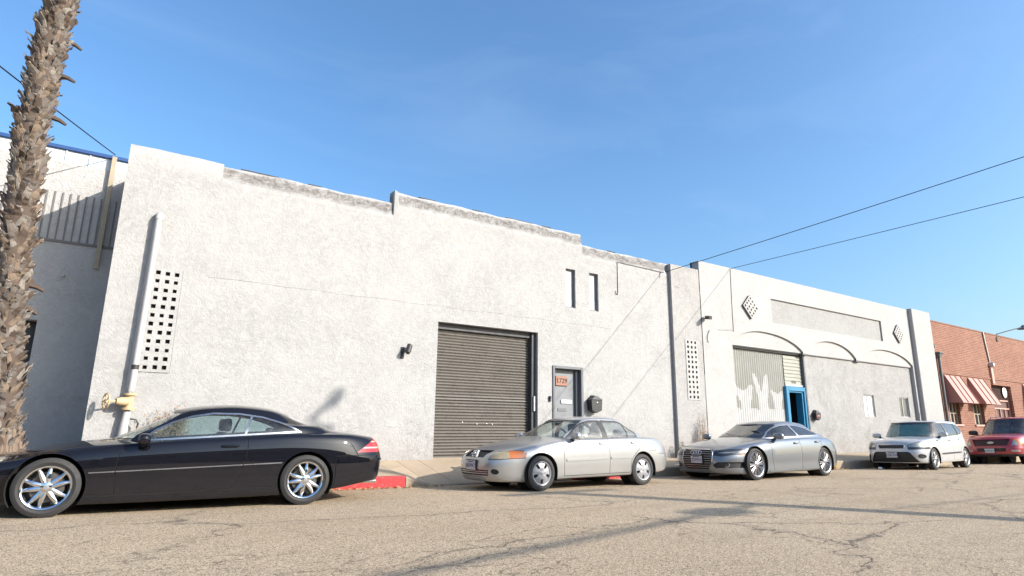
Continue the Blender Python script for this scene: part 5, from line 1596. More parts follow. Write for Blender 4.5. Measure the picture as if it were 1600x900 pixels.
def inset(poly, d):
    cx_ = sum(p[0] for p in poly) / len(poly); cz_ = sum(p[1] for p in poly) / len(poly)
    n = len(poly); out = []
    ar = sum(poly[k][0] * poly[(k + 1) % n][1] - poly[(k + 1) % n][0] * poly[k][1] for k in range(n))
    P = poly if ar > 0 else poly[::-1]
    L = []
    for k in range(n):
        a, b = P[k], P[(k + 1) % n]; dx, dz = b[0] - a[0], b[1] - a[1]; l = hypot(dx, dz)
        nx, nz = -dz / l, dx / l
        L.append((a[0] + nx * d, a[1] + nz * d, dx, dz))
    for k in range(n):
        x1, y1, dx1, dy1 = L[k - 1]; x2, y2, dx2, dy2 = L[k]
        den = dx1 * dy2 - dy1 * dx2
        t = ((x2 - x1) * dy2 - (y2 - y1) * dx2) / den
        out.append((x1 + dx1 * t, y1 + dy1 * t))
    return out
dlo_in = inset(dlo, 0.022)
def clip_poly(poly, fa):
    """keep side where fa(p)>=0"""
    out = []
    n = len(poly)
    for k in range(n):
        a, b = poly[k], poly[(k + 1) % n]; da, db = fa(a), fa(b)
        if da >= 0: out.append(a)
        if da * db < 0:
            t = da / (da - db); out.append((a[0] + (b[0] - a[0]) * t, a[1] + (b[1] - a[1]) * t))
    return out
bp = lambda p, o: (p[0] - (2.955 + o) + 0.09 * (p[1] - 0.91) / 0.30 * -1)   # slanted B pillar
CL = dict(fo=0.90, wb=2.885, r=0.332, tw=0.245, rim=0.236, arch=0.372, track=0.905, clear=0.16, style='star', rimmat='chrome', star=True,
    levels=cl_levels, crown=pchip([(0.1, 0.02), (0.8, 0.055), (1.4, 0.07), (3.8, 0.06), (4.8, 0.025)]), cabin=cl_cabin,
    roofcrown=lambda x: 0.055, paint=P_black, belt=(1.75, 0.86), mirror=(1.80, 0.985, 0.875), mirror_in=(2.05, 0, 1.14), handles=[(2.78, 0.915, 0.785)], hmat=P_black, lip=0.0,
    cuts=[
        ('cabin', 'wtrim', 'side', dlo, 'both'),
        ('wtrim', 'glassf', 'side', clip_poly(dlo_in, lambda p: -bp(p, -0.015)), 'both'),
        ('wtrim', 'glassr', 'side', clip_poly(dlo_in, lambda p: bp(p, 0.015)), 'both'),
        ('cabin', 'windscreen', 'front', [(-0.66, 0.80), (0.66, 0.80), (0.50, 1.215), (-0.50, 1.215)], 'front'),
        ('cabin', 'rearscreen', 'front', [(-0.62, 0.985), (0.62, 0.985), (0.50, 1.165), (-0.50, 1.165)], 'rear'),
        ('body', 'seam', 'side', strip([(1.66, 0.80), (1.565, 0.72), (1.545, 0.55), (1.56, 0.24)], 0.009), 'both'),
        ('body', 'seam', 'side', strip([(2.985, 0.90), (3.0, 0.80), (2.995, 0.62), (2.90, 0.40), (2.80, 0.245)], 0.009), 'both'),
        ('body', 'seam', 'side', strip([(1.30, 0.225), (3.40, 0.262)], 0.010), 'both'),
        ('body', 'mould', 'side', [(1.28, 0.452), (3.45, 0.533), (3.45, 0.573), (1.28, 0.492)], 'both'),
        ('mould', 'mouldchrome', 'side', [(1.28, 0.480), (3.45, 0.561), (3.45, 0.573), (1.28, 0.492)], 'both'),
        ('body', 'taillamp', 'side', [(4.50, 0.690), (5.1, 0.690), (5.1, 0.895), (4.81, 0.880)], 'both'),
        ('taillamp', 'lampstripe', 'side', [(4.3, 0.742), (5.1, 0.742), (5.1, 0.764), (4.3, 0.764)], 'both'),
        ('taillamp', 'lampstripe', 'side', [(4.3, 0.830), (5.1, 0.830), (5.1, 0.848), (4.3, 0.848)], 'both'),
        ('body', 'bumpstrip', 'side', [(4.22, 0.555), (5.1, 0.572), (5.1, 0.602), (4.22, 0.585)], 'both'),
        ('body', 'seam', 'side', strip([(4.19, 0.62), (4.185, 0.24)], 0.009), 'both'),
        ('body', 'seam', 'side', strip([(4.19, 0.645), (4.99, 0.652)], 0.008), 'both'),
        ('body', 'seam', 'side', strip([(4.22, 0.335), (5.0, 0.40)], 0.008), 'both'),
        ('body', 'headlamp', 'front', circ(0.55, 0.56, 0.105, 24, 0.13), 'both'), ('body', 'grille', 'front', [(-0.30, 0.46), (0.30, 0.46), (0.34, 0.60), (-0.34, 0.60)], 'front'),
    ],
    parts={'wtrim': ('window_surround', 'trim', 0.004), 'glassf': ('side_window', 'glass_cl', -0.008), 'glassr': ('quarter_window', 'glass_cl', -0.008), 'windscreen': ('windscreen', 'glass_ws', -0.004),
           'rearscreen': ('rear_window', 'glass_cl', -0.004), 'seam': ('panel_gap', 'seam', -0.006), 'mould': ('side_moulding', P_black, 0.010), 'mouldchrome': ('moulding_strip', 'trim', 0.013),
           'taillamp': ('tail_lamp', 'red_lens', 0.004), 'lampstripe': ('tail_lamp_stripe', 'white_lens', 0.004), 'bumpstrip': ('bumper_strip', P_black, 0.014), 'headlamp': ('headlamp', 'lamp_in', 0.004), 'grille': ('grille', 'alloy_dark', -0.01)})
car_cl, _ = car('parked_coupe', 'black two door coupe with chrome spoked wheels parked nearest at left', (-0.52, 8.90), (2.36, 8.74), CL)
mb = MB(); mb.path([(4.70, -0.52, 0.262), (4.90, -0.52, 0.258)], 0.032, 12); mb.build('exhaust_pipe', M['chrome'], car_cl, smooth=50)

# --- silver saloon -----------------------------------------------------------
P_sil = car_paint('silver_car_paint', (0.36, 0.358, 0.352), 0.55, 0.34, flake=0.25, dust=0.22, dustcol=(0.30, 0.27, 0.235), coat=0.8)
s_sh = pchip([(0.0, 0.665), (0.25, 0.705), (0.6, 0.760), (1.0, 0.812), (1.45, 0.868), (2.4, 0.893), (3.4, 0.915), (3.9, 0.915), (4.3, 0.895), (4.5, 0.87)])
s_low = pchip([(0.0, 0.175), (0.8, 0.165), (1.4, 0.20), (3.1, 0.215), (4.0, 0.24), (4.5, 0.28)])
s_levels = [(lambda x: s_low(x) + 0.02, 0.72, 0.16, 4.36, 3.0, 3.6), (s_low, 0.815, 0.05, 4.46, 4.0, 4.4), (lambda x: 0.36 + 0.005 * x, 0.845, -0.01, 4.50, 4.2, 4.6),
            (lambda x: 0.51 + 0.008 * x, 0.855, 0.0, 4.51, 4.2, 4.6), (lambda x: 0.5 * (0.53 + 0.008 * x) + 0.5 * s_sh(x), 0.848, 0.05, 4.45, 4.0, 4.4),
            (lambda x: s_sh(x) - 0.035, 0.822, 0.12, 4.41, 3.4, 3.8), (s_sh, 0.775, 0.20, 4.36, 2.6, 3.5)]
s_roof = pchip([(1.92, 1.225), (2.3, 1.275), (2.75, 1.285), (3.05, 1.262), (3.28, 1.205)])
s_cabin = [(lambda x: s_sh(x) - 0.03, 0.765, 1.12, 4.00, 2.8, 3.2), (lambda x: s_sh(x) + 0.09, 0.735, 1.32, 3.80, 3.0, 3.3), (lambda x: 0.45 * s_sh(x) + 0.55 * s_roof(x), 0.665, 1.58, 3.58, 3.3, 3.5), (s_roof, 0.56, 1.92, 3.28, 3.7, 3.8)]
s_w1 = [(1.62, 0.898), (2.475, 0.912), (2.455, 1.222), (2.25, 1.215), (2.06, 1.165), (1.86, 1.055)]
s_w2 = [(2.585, 0.914), (3.13, 0.924), (3.13, 1.178), (2.95, 1.212), (2.575, 1.224)]
s_w3 = [(3.155, 0.925), (3.44, 0.932), (3.40, 1.01), (3.30, 1.095), (3.155, 1.165)]
SEN = dict(fo=0.93, wb=2.535, r=0.298, tw=0.195, rim=0.196, arch=0.345, track=0.825, clear=0.20, style='cap', rimmat='hubcap', levels=s_levels, crown=pchip([(0.2, 0.02), (0.9, 0.07), (1.4, 0.085), (3.8, 0.05), (4.3, 0.03)]), cabin=s_cabin, roofcrown=lambda x: 0.045,
    paint=P_sil, belt=(1.62, 0.90), mirror=(1.66, 0.90, 0.935), msize=0.105, mirror_in=(1.98, 0, 1.17), handles=[(2.38, 0.838, 0.80), (3.23, 0.835, 0.815)], seatmat=M['seat_grey'],
    cuts=[
        ('cabin', 'wtrim', 'side', inset(s_w1, -0.018), 'both'), ('cabin', 'wtrim', 'side', inset(s_w2, -0.018), 'both'), ('cabin', 'wtrim', 'side', inset(s_w3, -0.014), 'both'),
        ('cabin', 'wtrim', 'side', [(2.46, 0.90), (2.60, 0.90), (2.57, 1.235), (2.46, 1.235)], 'both'),
        ('wtrim', 'glass1', 'side', s_w1, 'both'), ('wtrim', 'glass2', 'side', s_w2, 'both'), ('wtrim', 'glass3', 'side', s_w3, 'both'),
        ('cabin', 'windscreen', 'front', [(-0.665, 0.78), (0.665, 0.78), (0.53, 1.235), (-0.53, 1.235)], 'front'),
        ('cabin', 'rearscreen', 'front', [(-0.60, 0.95), (0.60, 0.95), (0.50, 1.20), (-0.50, 1.20)], 'rear'),
        ('body', 'seam', 'side', strip([(1.44, 0.87), (1.42, 0.60), (1.43, 0.24)], 0.008), 'both'),
        ('body', 'seam', 'side', strip([(2.53, 0.905), (2.545, 0.60), (2.54, 0.245)], 0.008), 'both'),
        ('body', 'seam', 'side', strip([(3.50, 0.90), (3.42, 0.75), (3.24, 0.60), (3.13, 0.50), (3.10, 0.255)], 0.008), 'both'),
        ('body', 'seam', 'side', strip([(1.43, 0.24), (3.10, 0.258)], 0.009), 'both'),
        ('body', 'seam', 'side', strip([(3.96, 0.60), (4.60, 0.60)], 0.008), 'both'),
        ('body', 'mould', 'side', [(1.47, 0.490), (2.51, 0.510), (2.51, 0.550), (1.47, 0.530)], 'both'), ('body', 'mould', 'side', [(2.57, 0.512), (3.16, 0.524), (3.16, 0.562), (2.57, 0.552)], 'both'),
        ('body', 'lamprim', 'front', inset([(0.46, 0.545), (0.62, 0.545), (0.90, 0.575), (0.90, 0.662), (0.70, 0.680), (0.49, 0.660)], -0.011), 'both'), ('lamprim', 'headlamp', 'front', [(0.46, 0.545), (0.62, 0.545), (0.90, 0.575), (0.90, 0.662), (0.70, 0.680), (0.49, 0.660)], 'both'),
        ('headlamp', 'indicator', 'side', [(0.31, 0.50), (0.9, 0.50), (0.9, 0.75), (0.36, 0.75)], 'both'),
        ('body', 'grille', 'front', [(-0.31, 0.565), (0.31, 0.565), (0.375, 0.685), (-0.375, 0.685)], 'front'),
        ('body', 'intake', 'front', [(-0.44, 0.265), (0.44, 0.265), (0.46, 0.36), (-0.46, 0.36)], 'front'),
        ('body', 'foglamp', 'front', circ(0.56, 0.335, 0.045, 20, 0.055), 'both'),
        ('body', 'taillamp', 'side', [(4.28, 0.63), (4.7, 0.63), (4.7, 0.85), (4.34, 0.85)], 'both'),
        ('body', 'fuelflap', 'side', strip([(3.68, 0.66), (3.86, 0.66), (3.86, 0.80), (3.68, 0.80), (3.68, 0.66)], 0.006), 'both'),
    ],
    parts={'wtrim': ('window_surround', 'rubber', 0.002), 'glass1': ('side_window', 'glass_clear', -0.008), 'glass2': ('side_window', 'glass_clear', -0.008), 'glass3': ('quarter_window', 'glass_clear', -0.008), 'windscreen': ('windscreen', 'glass_ws', -0.004),
           'rearscreen': ('rear_window', 'glass_clear', -0.004), 'seam': ('panel_gap', 'seam', -0.005), 'fuelflap': ('fuel_flap_gap', 'seam', -0.003), 'mould': ('side_moulding', P_sil, 0.012), 'lamprim': ('headlamp_surround', 'rubber', 0.001), 'headlamp': ('headlamp', 'lamp_hazy', 0.004), 'indicator': ('indicator_lens', 'amber', 0.005),
           'grille': ('grille', 'rubber', -0.03), 'intake': ('bumper_intake', 'rubber', -0.02), 'foglamp': ('fog_lamp_recess', 'rubber', -0.02), 'taillamp': ('tail_lamp', 'red_lens', 0.003)})
car_sen, _ = car('parked_saloon', 'silver four door saloon with hubcaps parked in front of the roller shutter', (6.43, 8.74), (8.97, 8.79), SEN)
def nose_bar(root, y0, y1, z, x, r, mat, name, bow=0.0, n=8):
    mb = MB(); mb.path([(x + bow * (t * 2 - 1) ** 2, y0 + (y1 - y0) * t, z) for t in [i / n for i in range(n + 1)]], r, 6); return mb.build(name, mat, root, smooth=50)
for zz in (0.295, 0.33): nose_bar(car_sen, -0.43, 0.43, zz, 0.002, 0.013, P_sil, 'intake_bar', 0.05)
mb = MB(); mb.hexa([(0.012, -0.07, 0.560), (0.07, -0.07, 0.560), (0.07, 0.07, 0.560), (0.012, 0.07, 0.560), (0.070, -0.055, 0.692), (0.13, -0.055, 0.692), (0.13, 0.055, 0.692), (0.070, 0.055, 0.692)]); mb.build('grille_bar', P_sil, car_sen, bevel=0.01)
em = empty('emblem', (0.022, 0, 0.625), 0, car_sen)
mb = MB(); mb.path([(0.012 * (sin(a)) , 0.052 * cos(a), 0.045 * sin(a)) for a in [2 * pi * k / 20 for k in range(21)]], 0.008, 6, caps=False); mb.build('emblem_ring', M['chrome'], em, smooth=50)
mb = MB(); mb.box((-0.010, -0.07, -0.011), (0.004, 0.07, 0.011)); mb.build('emblem_bar', M['chrome'], em, bevel=0.003)
number_plate(car_sen, -0.035, 0.0, 0.43, '5KEM472', -0.05, top=True)

# --- grey fastback -----------------------------------------------------------
P_aud = car_paint('grey_metallic_car_paint', (0.175, 0.188, 0.205), 0.6, 0.32, flake=0.3, dust=0.12, dustcol=(0.26, 0.235, 0.20))
a_sh = pchip([(0.0, 0.675), (0.3, 0.725), (0.7, 0.785), (1.1, 0.833), (1.5, 0.868), (2.5, 0.905), (3.5, 0.935), (4.2, 0.945), (4.7, 0.905), (4.97, 0.87)])
a_low = pchip([(0.0, 0.165), (0.9, 0.14), (1.5, 0.155), (3.4, 0.175), (4.2, 0.21), (4.9, 0.28)])
a_levels = [(lambda x: a_low(x) + 0.02, 0.84, 0.18, 4.80, 3.0, 3.6), (a_low, 0.935, 0.06, 4.90, 4.2, 4.4), (lambda x: 0.34 + 0.01 * x, 0.945, 0.0, 4.95, 4.3, 4.5), (lambda x: 0.50 + 0.01 * x, 0.955, 0.02, 4.97, 4.3, 4.5),
            (lambda x: 0.45 * (0.52 + 0.01 * x) + 0.55 * a_sh(x), 0.945, 0.06, 4.92, 4.0, 4.2), (lambda x: a_sh(x) - 0.035, 0.905, 0.12, 4.87, 3.3, 3.6), (a_sh, 0.845, 0.20, 4.83, 2.6, 3.0)]
a_roof = pchip([(2.12, 1.225), (2.5, 1.285), (2.95, 1.305), (3.4, 1.275), (3.85, 1.185), (4.1, 1.11)])
a_cabin = [(lambda x: a_sh(x) - 0.03, 0.835, 1.22, 4.80, 2.8, 2.9), (lambda x: a_sh(x) + 0.085 if x < 3.8 else a_sh(x) + 0.085 - 0.05 * (x - 3.8), 0.79, 1.45, 4.62, 3.0, 3.0), (lambda x: 0.45 * a_sh(x) + 0.55 * a_roof(x), 0.70, 1.74, 4.40, 3.3, 3.2), (a_roof, 0.575, 2.12, 4.10, 3.7, 3.4)]
a_dlo = [(1.64, 0.902), (3.89, 0.985), (3.70, 1.085), (3.45, 1.165), (3.15, 1.22), (2.80, 1.243), (2.45, 1.222), (2.20, 1.165), (1.95, 1.065)]
a_in = inset(a_dlo, 0.018)
ap = lambda p, o: p[0] - (2.80 + o) - 0.10 * (1 - (p[1] - 0.95) / 0.28)
AUD = dict(fo=0.93, wb=2.914, r=0.345, tw=0.265, rim=0.262, arch=0.385, track=0.915, clear=0.16, style='fan', rimmat='alloy', levels=a_levels, crown=pchip([(0.2, 0.015), (0.9, 0.055), (1.4, 0.075), (4.0, 0.05), (4.8, 0.02)]), cabin=a_cabin, roofcrown=lambda x: 0.04,
    paint=P_aud, belt=(1.70, 0.90), mirror=(1.74, 1.0, 0.955), msize=0.12, mirror_in=(2.16, 0, 1.17), handles=[(2.55, 0.945, 0.80), (3.52, 0.94, 0.83)],
    cuts=[
        ('cabin', 'wtrim', 'side', a_dlo, 'both'), ('wtrim', 'glass1', 'side', clip_poly(a_in, lambda p: -ap(p, -0.03)), 'both'), ('wtrim', 'glass2', 'side', clip_poly(a_in, lambda p: ap(p, 0.03)), 'both'),
        ('cabin', 'windscreen', 'front', [(-0.70, 0.80), (0.70, 0.80), (0.545, 1.24), (-0.545, 1.24)], 'front'),
        ('cabin', 'rearscreen', 'front', [(-0.56, 0.98), (0.56, 0.98), (0.48, 1.14), (-0.48, 1.14)], 'rear'),
        ('body', 'seam', 'side', strip([(1.52, 0.85), (1.50, 0.55), (1.54, 0.22)], 0.008), 'both'), ('body', 'seam', 'side', strip([(2.74, 0.90), (2.76, 0.55), (2.72, 0.21)], 0.008), 'both'),
        ('body', 'seam', 'side', strip([(3.76, 0.94), (3.70, 0.74), (3.52, 0.55), (3.42, 0.30)], 0.008), 'both'),
        ('body', 'sidestep', 'side', [(1.36, 0.165), (3.42, 0.185), (3.42, 0.225), (1.36, 0.205)], 'both'),
        ('body', 'lamprim', 'front', inset([(0.43, 0.545), (0.60, 0.525), (0.92, 0.590), (0.92, 0.672), (0.70, 0.668), (0.43, 0.632)], -0.010), 'both'), ('lamprim', 'headlamp', 'front', [(0.43, 0.545), (0.60, 0.525), (0.92, 0.590), (0.92, 0.672), (0.70, 0.668), (0.43, 0.632)], 'both'),
        ('headlamp', 'ledline', 'front', [(0.46, 0.588), (0.64, 0.578), (0.90, 0.632), (0.90, 0.655), (0.64, 0.612), (0.46, 0.614)], 'both'),
        ('body', 'marker', 'side', [(0.42, 0.545), (0.58, 0.55), (0.58, 0.58), (0.42, 0.575)], 'both'),
        ('body', 'grille', 'front', [(-0.30, 0.235), (0.30, 0.235), (0.40, 0.42), (0.40, 0.60), (0.355, 0.660), (-0.355, 0.660), (-0.40, 0.60), (-0.40, 0.42)], 'front'),
        ('body', 'sidein', 'front', [(0.46, 0.275), (0.86, 0.275), (0.86, 0.40), (0.52, 0.395), (0.42, 0.33)], 'both'),
        ('body', 'taillamp', 'side', [(4.62, 0.68), (5.1, 0.68), (5.1, 0.83), (4.70, 0.82)], 'both'),
    ],
    parts={'wtrim': ('window_surround', 'alloy', 0.002), 'glass1': ('side_window', 'glass_dark', -0.006), 'glass2': ('side_window', 'glass_dark', -0.006), 'windscreen': ('windscreen', 'glass_wsd', -0.004), 'rearscreen': ('rear_window', 'glass_dark', -0.004),
           'seam': ('panel_gap', 'seam', -0.005), 'sidestep': ('sill_strip', P_aud, 0.012), 'lamprim': ('headlamp_surround', 'rubber', 0.001), 'headlamp': ('headlamp', 'lamp_dark', 0.003), 'ledline': ('light_strip', 'lamp_in', 0.006), 'marker': ('side_marker', 'amber', 0.004),
           'grille': ('grille', 'rubber', -0.025), 'sidein': ('side_intake', 'rubber', -0.03), 'taillamp': ('tail_lamp', 'red_lens', 0.003)})
car_aud, _ = car('parked_fastback', 'grey metallic fastback with a large slatted grille and multi spoke wheels', (12.18, 8.44), (15.08, 8.52), AUD)
def grille_frame(root, pts, xfun, r, mat, name):
    mb = MB(); mb.path([(xfun(y, z), y, z) for y, z in pts + pts[:1]], r, 6, caps=False); return mb.build(name, mat, root, smooth=60)
ax_ = lambda y, z: (0.005 if z < 0.5 else 0.005 + (z - 0.5) * 0.42) + 0.16 * abs(y) ** 2.2 - 0.008 + (0.05 * (0.34 - z) / 0.1 if z < 0.34 else 0)
grille_frame(car_aud, [(-0.30, 0.235), (0.30, 0.235), (0.40, 0.42), (0.40, 0.60), (0.355, 0.66), (0.18, 0.662), (0, 0.663), (-0.18, 0.662), (-0.355, 0.66), (-0.40, 0.60), (-0.40, 0.42)], ax_, 0.013, M['chrome'], 'grille_surround')
for k in range(8):
    zz = 0.275 + k * 0.049; hw = 0.30 + 0.09 * min(1, (zz - 0.235) / 0.18)
    mb = MB(); mb.path([(ax_(y, zz) + 0.004, y, zz) for y in [hw * (-1 + 2 * i / 10) for i in range(11)]], 0.0085, 6); mb.build('grille_slat', M['alloy'], car_aud, smooth=50)
em = empty('emblem', (0.022, 0, 0.595), 0, car_aud)
for k in range(4):
    mb = MB(); mb.path([(0.006 * sin(a) - 0.02 - 0.004 * (k % 2), (k - 1.5) * 0.066 + 0.042 * cos(a), 0.044 * sin(a)) for a in [2 * pi * j / 22 for j in range(23)]], 0.0065, 6, caps=False); mb.build('emblem_ring', M['chrome'], em, smooth=50)
number_plate(car_aud, -0.03, -0.02, 0.445, '7ZDM543', -0.03, top=True)
for s in (-1, 1):
    mb = MB(); mb.path([(0.16 + 0.02 * sin(a), s * (0.66) + 0.085 * cos(a), 0.338 + 0.042 * sin(a)) for a in [2 * pi * j / 22 for j in range(23)]], 0.008, 6, caps=False); mb.build('fog_ring', M['chrome'], car_aud, smooth=50)

# --- white boxy hatchback -----------------------------------------------------------
P_soul = car_paint('silver_white_car_paint', (0.46, 0.462, 0.47), 0.3, 0.35, flake=0.2, dust=0.10, dustcol=(0.45, 0.42, 0.38))
k_sh = pchip([(0.0, 0.82), (0.3, 0.872), (0.7, 0.912), (1.1, 0.935), (2.0, 0.955), (3.0, 0.985), (3.8, 1.01), (4.12, 1.0)])
k_low = pchip([(0.0, 0.215), (0.8, 0.20), (1.5, 0.215), (3.2, 0.225), (4.1, 0.28)])
k_levels = [(lambda x: k_low(x) + 0.02, 0.76, 0.16, 3.98, 3.2, 4.2), (k_low, 0.86, 0.06, 4.07, 4.4, 5.0), (lambda x: 0.42, 0.885, -0.01, 4.12, 4.6, 5.0), (lambda x: 0.58, 0.89, 0.0, 4.12, 4.6, 5.0),
            (lambda x: 0.5 * 0.60 + 0.5 * k_sh(x), 0.885, 0.03, 4.10, 4.4, 5.0), (lambda x: k_sh(x) - 0.035, 0.865, 0.07, 4.07, 3.8, 4.6), (k_sh, 0.82, 0.13, 4.05, 2.8, 4.4)]
k_roof = pchip([(1.62, 1.415), (2.0, 1.455), (2.8, 1.465), (3.5, 1.45), (3.88, 1.42)])
k_cabin = [(lambda x: k_sh(x) - 0.03, 0.81, 0.98, 4.07, 3.2, 5.0), (lambda x: k_sh(x) + 0.11, 0.79, 1.15, 4.06, 3.4, 5.0), (lambda x: 0.45 * k_sh(x) + 0.55 * k_roof(x), 0.745, 1.36, 4.00, 3.8, 5.0), (k_roof, 0.655, 1.62, 3.88, 4.6, 5.0)]
k_w1 = [(1.45, 0.99), (2.22, 1.0), (2.20, 1.385), (1.90, 1.375), (1.74, 1.33)]
k_w2 = [(2.32, 1.0), (3.15, 1.045), (3.15, 1.375), (2.30, 1.39)]
k_w3 = [(3.20, 1.05), (3.42, 1.07), (3.60, 1.17), (3.45, 1.34), (3.20, 1.37)]
SOUL = dict(fo=0.84, wb=2.55, r=0.315, tw=0.215, rim=0.222, arch=0.352, track=0.86, clear=0.22, style='twin', rimmat='alloy', levels=k_levels, crown=pchip([(0.2, 0.02), (0.8, 0.05), (1.2, 0.06), (4.0, 0.02)]), cabin=k_cabin, roofcrown=lambda x: 0.035,
    paint=P_soul, belt=(1.50, 0.98), mirror=(1.46, 0.955, 1.03), msize=0.12, mirror_in=(1.80, 0, 1.34), handles=[(2.12, 0.885, 0.86), (2.95, 0.88, 0.90)], seath=0.72,
    cuts=[
        ('cabin', 'wtrim', 'side', [(1.42, 0.98), (2.26, 0.985), (2.25, 1.40), (1.88, 1.39), (1.72, 1.345)], 'both'), ('cabin', 'wtrim', 'side', [(2.29, 0.985), (3.18, 1.03), (3.18, 1.39), (2.27, 1.405)], 'both'), ('cabin', 'wtrim', 'side', inset(k_w3, -0.014), 'both'),
        ('wtrim', 'glass1', 'side', k_w1, 'both'), ('wtrim', 'glass2', 'side', k_w2, 'both'), ('wtrim', 'glass3', 'side', k_w3, 'both'),
        ('cabin', 'wsframe', 'front', [(-0.78, 0.86), (0.78, 0.86), (0.665, 1.425), (-0.665, 1.425)], 'front'),
        ('wsframe', 'windscreen', 'front', [(-0.735, 0.905), (0.735, 0.905), (0.63, 1.405), (-0.63, 1.405)], 'front'),
        ('cabin', 'rearscreen', 'front', [(-0.56, 1.12), (0.56, 1.12), (0.52, 1.38), (-0.52, 1.38)], 'rear'),
        ('body', 'seam', 'side', strip([(1.30, 0.93), (1.27, 0.60), (1.30, 0.26)], 0.009), 'both'), ('body', 'seam', 'side', strip([(2.27, 0.96), (2.28, 0.6), (2.26, 0.26)], 0.009), 'both'), ('body', 'seam', 'side', strip([(3.22, 1.0), (3.16, 0.78), (2.98, 0.60), (2.92, 0.27)], 0.009), 'both'),
        ('body', 'seam', 'side', strip([(1.02, 0.86), (2.0, 0.90), (3.2, 0.95)], 0.010), 'both'),
        ('body', 'mould', 'side', [(1.33, 0.44), (2.90, 0.47), (2.90, 0.515), (1.33, 0.485)], 'both'),
        ('body', 'vent', 'side', [(1.03, 0.81), (1.22, 0.84), (1.16, 0.89)], 'both'),
        ('body', 'lamprim', 'front', inset([(0.46, 0.60), (0.88, 0.61), (0.88, 0.80), (0.66, 0.815), (0.44, 0.72)], -0.010), 'both'), ('lamprim', 'headlamp', 'front', [(0.46, 0.60), (0.88, 0.61), (0.88, 0.80), (0.66, 0.815), (0.44, 0.72)], 'both'),
        ('headlamp', 'lampdark', 'front', [(0.44, 0.58), (0.9, 0.59), (0.9, 0.665), (0.44, 0.665)], 'both'),
        ('body', 'grilletop', 'front', [(-0.33, 0.625), (0.33, 0.625), (0.36, 0.70), (0.34, 0.725), (-0.34, 0.725), (-0.36, 0.70)], 'front'),
        ('body', 'grille', 'front', [(-0.66, 0.23), (0.66, 0.23), (0.50, 0.50), (0.44, 0.53), (-0.44, 0.53), (-0.50, 0.50)], 'front'),
        ('body', 'foglamp', 'front', circ(0.72, 0.40, 0.065, 20, 0.07), 'both'),
        ('body', 'taillamp', 'side', [(3.92, 0.72), (4.3, 0.72), (4.3, 1.2), (3.98, 1.2)], 'both'),
    ],
    parts={'wtrim': ('window_surround', 'rubber', 0.002), 'wsframe': ('windscreen_surround', 'rubber', 0.002), 'glass1': ('side_window', 'glass_dark', -0.006), 'glass2': ('side_window', 'glass_dark', -0.006), 'glass3': ('quarter_window', 'glass_dark', -0.006), 'windscreen': ('windscreen', 'glass_ws', -0.003), 'rearscreen': ('rear_window', 'glass_dark', -0.004),
           'seam': ('panel_gap', 'seam', -0.005), 'mould': ('side_moulding', 'rubber', 0.012), 'vent': ('fender_vent', 'rubber', -0.006), 'lamprim': ('headlamp_surround', 'rubber', 0.001), 'headlamp': ('headlamp', 'lamp_in', 0.004), 'lampdark': ('headlamp_lower', 'lamp_dark', 0.004), 'grilletop': ('upper_grille', 'rubber', -0.012),
           'grille': ('lower_grille', 'rubber', -0.03), 'foglamp': ('fog_lamp', 'rubber', -0.02), 'taillamp': ('tail_lamp', 'red_lens', 0.004)})
car_soul, _ = car('parked_hatchback', 'boxy silver white hatchback with black lower grille parked by the right pilaster', (20.86, 8.37), (23.40, 8.50), SOUL)
number_plate(car_soul, -0.022, 0.0, 0.44, '7ZBL438', -0.02, top=True)
for (zz, hw) in ((0.335, 0.56), (0.52, 0.46)): nose_bar(car_soul, -hw, hw, zz, 0.015, 0.012, M['rubber'], 'grille_bar', 0.07)
grille_frame(car_soul, [(-0.33, 0.622), (0.0, 0.620), (0.33, 0.622), (0.365, 0.70), (0.34, 0.73), (0, 0.732), (-0.34, 0.73), (-0.365, 0.70)], lambda y, z: 0.0 + (z - 0.6) * 0.22 + 0.10 * abs(y) ** 2.2, 0.010, M['chrome'], 'grille_surround')
mb = MB(); mb.lathe([(0, -0.008), (0.055, -0.006), (0.06, 0.0)], n=20, axis='x'); o = mb.build('emblem', M['alloy_dark'], car_soul, smooth=40); o.location = (0.075, 0, 0.785); o.scale = (1, 1.15, 0.6); o.rotation_euler = (0, 0.5, 0)
mb = MB(); mb.path([(2.0, -0.2, 1.49), (2.1, -0.2, 1.75)], 0.005, 6); mb.build('aerial', M['black'], car_soul)
mb = MB(); mb.add([(1.42, -0.60, 1.01), (1.42, 0.60, 1.01), (1.62, 0.52, 1.36), (1.62, -0.52, 1.36)], [(0, 1, 2, 3)]); mb.build('sun_shade', plain('teal_windscreen_sunshade', (0.02, 0.20, 0.21), 0.5, var=0.6, scale=4), car_soul)

# --- red sport utility -----------------------------------------------------------
P_exp = car_paint('dark_red_car_paint', (0.34, 0.020, 0.030), 0.05, 0.38, flake=0.2, dust=0.16, dustcol=(0.36, 0.28, 0.24))
e_sh = pchip([(0.0, 0.90), (0.2, 0.985), (0.6, 1.035), (1.3, 1.085), (2.5, 1.10), (4.6, 1.12), (5.2, 1.11)])
e_low = pchip([(0.0, 0.30), (0.9, 0.30), (1.5, 0.34), (3.6, 0.35), (5.2, 0.40)])
e_levels = [(lambda x: e_low(x) + 0.02, 0.82, 0.14, 5.10, 4.2, 5.0), (e_low, 0.95, 0.04, 5.20, 5.2, 5.4), (lambda x: 0.50, 0.985, -0.02, 5.23, 5.4, 5.6), (lambda x: 0.64, 0.99, 0.0, 5.22, 5.4, 5.6), (lambda x: 0.5 * 0.66 + 0.5 * e_sh(x), 0.985, 0.06, 5.20, 5.4, 5.6), (lambda x: e_sh(x) - 0.04, 0.96, 0.10, 5.18, 4.4, 5.2), (e_sh, 0.90, 0.17, 5.15, 4.2, 5.0)]
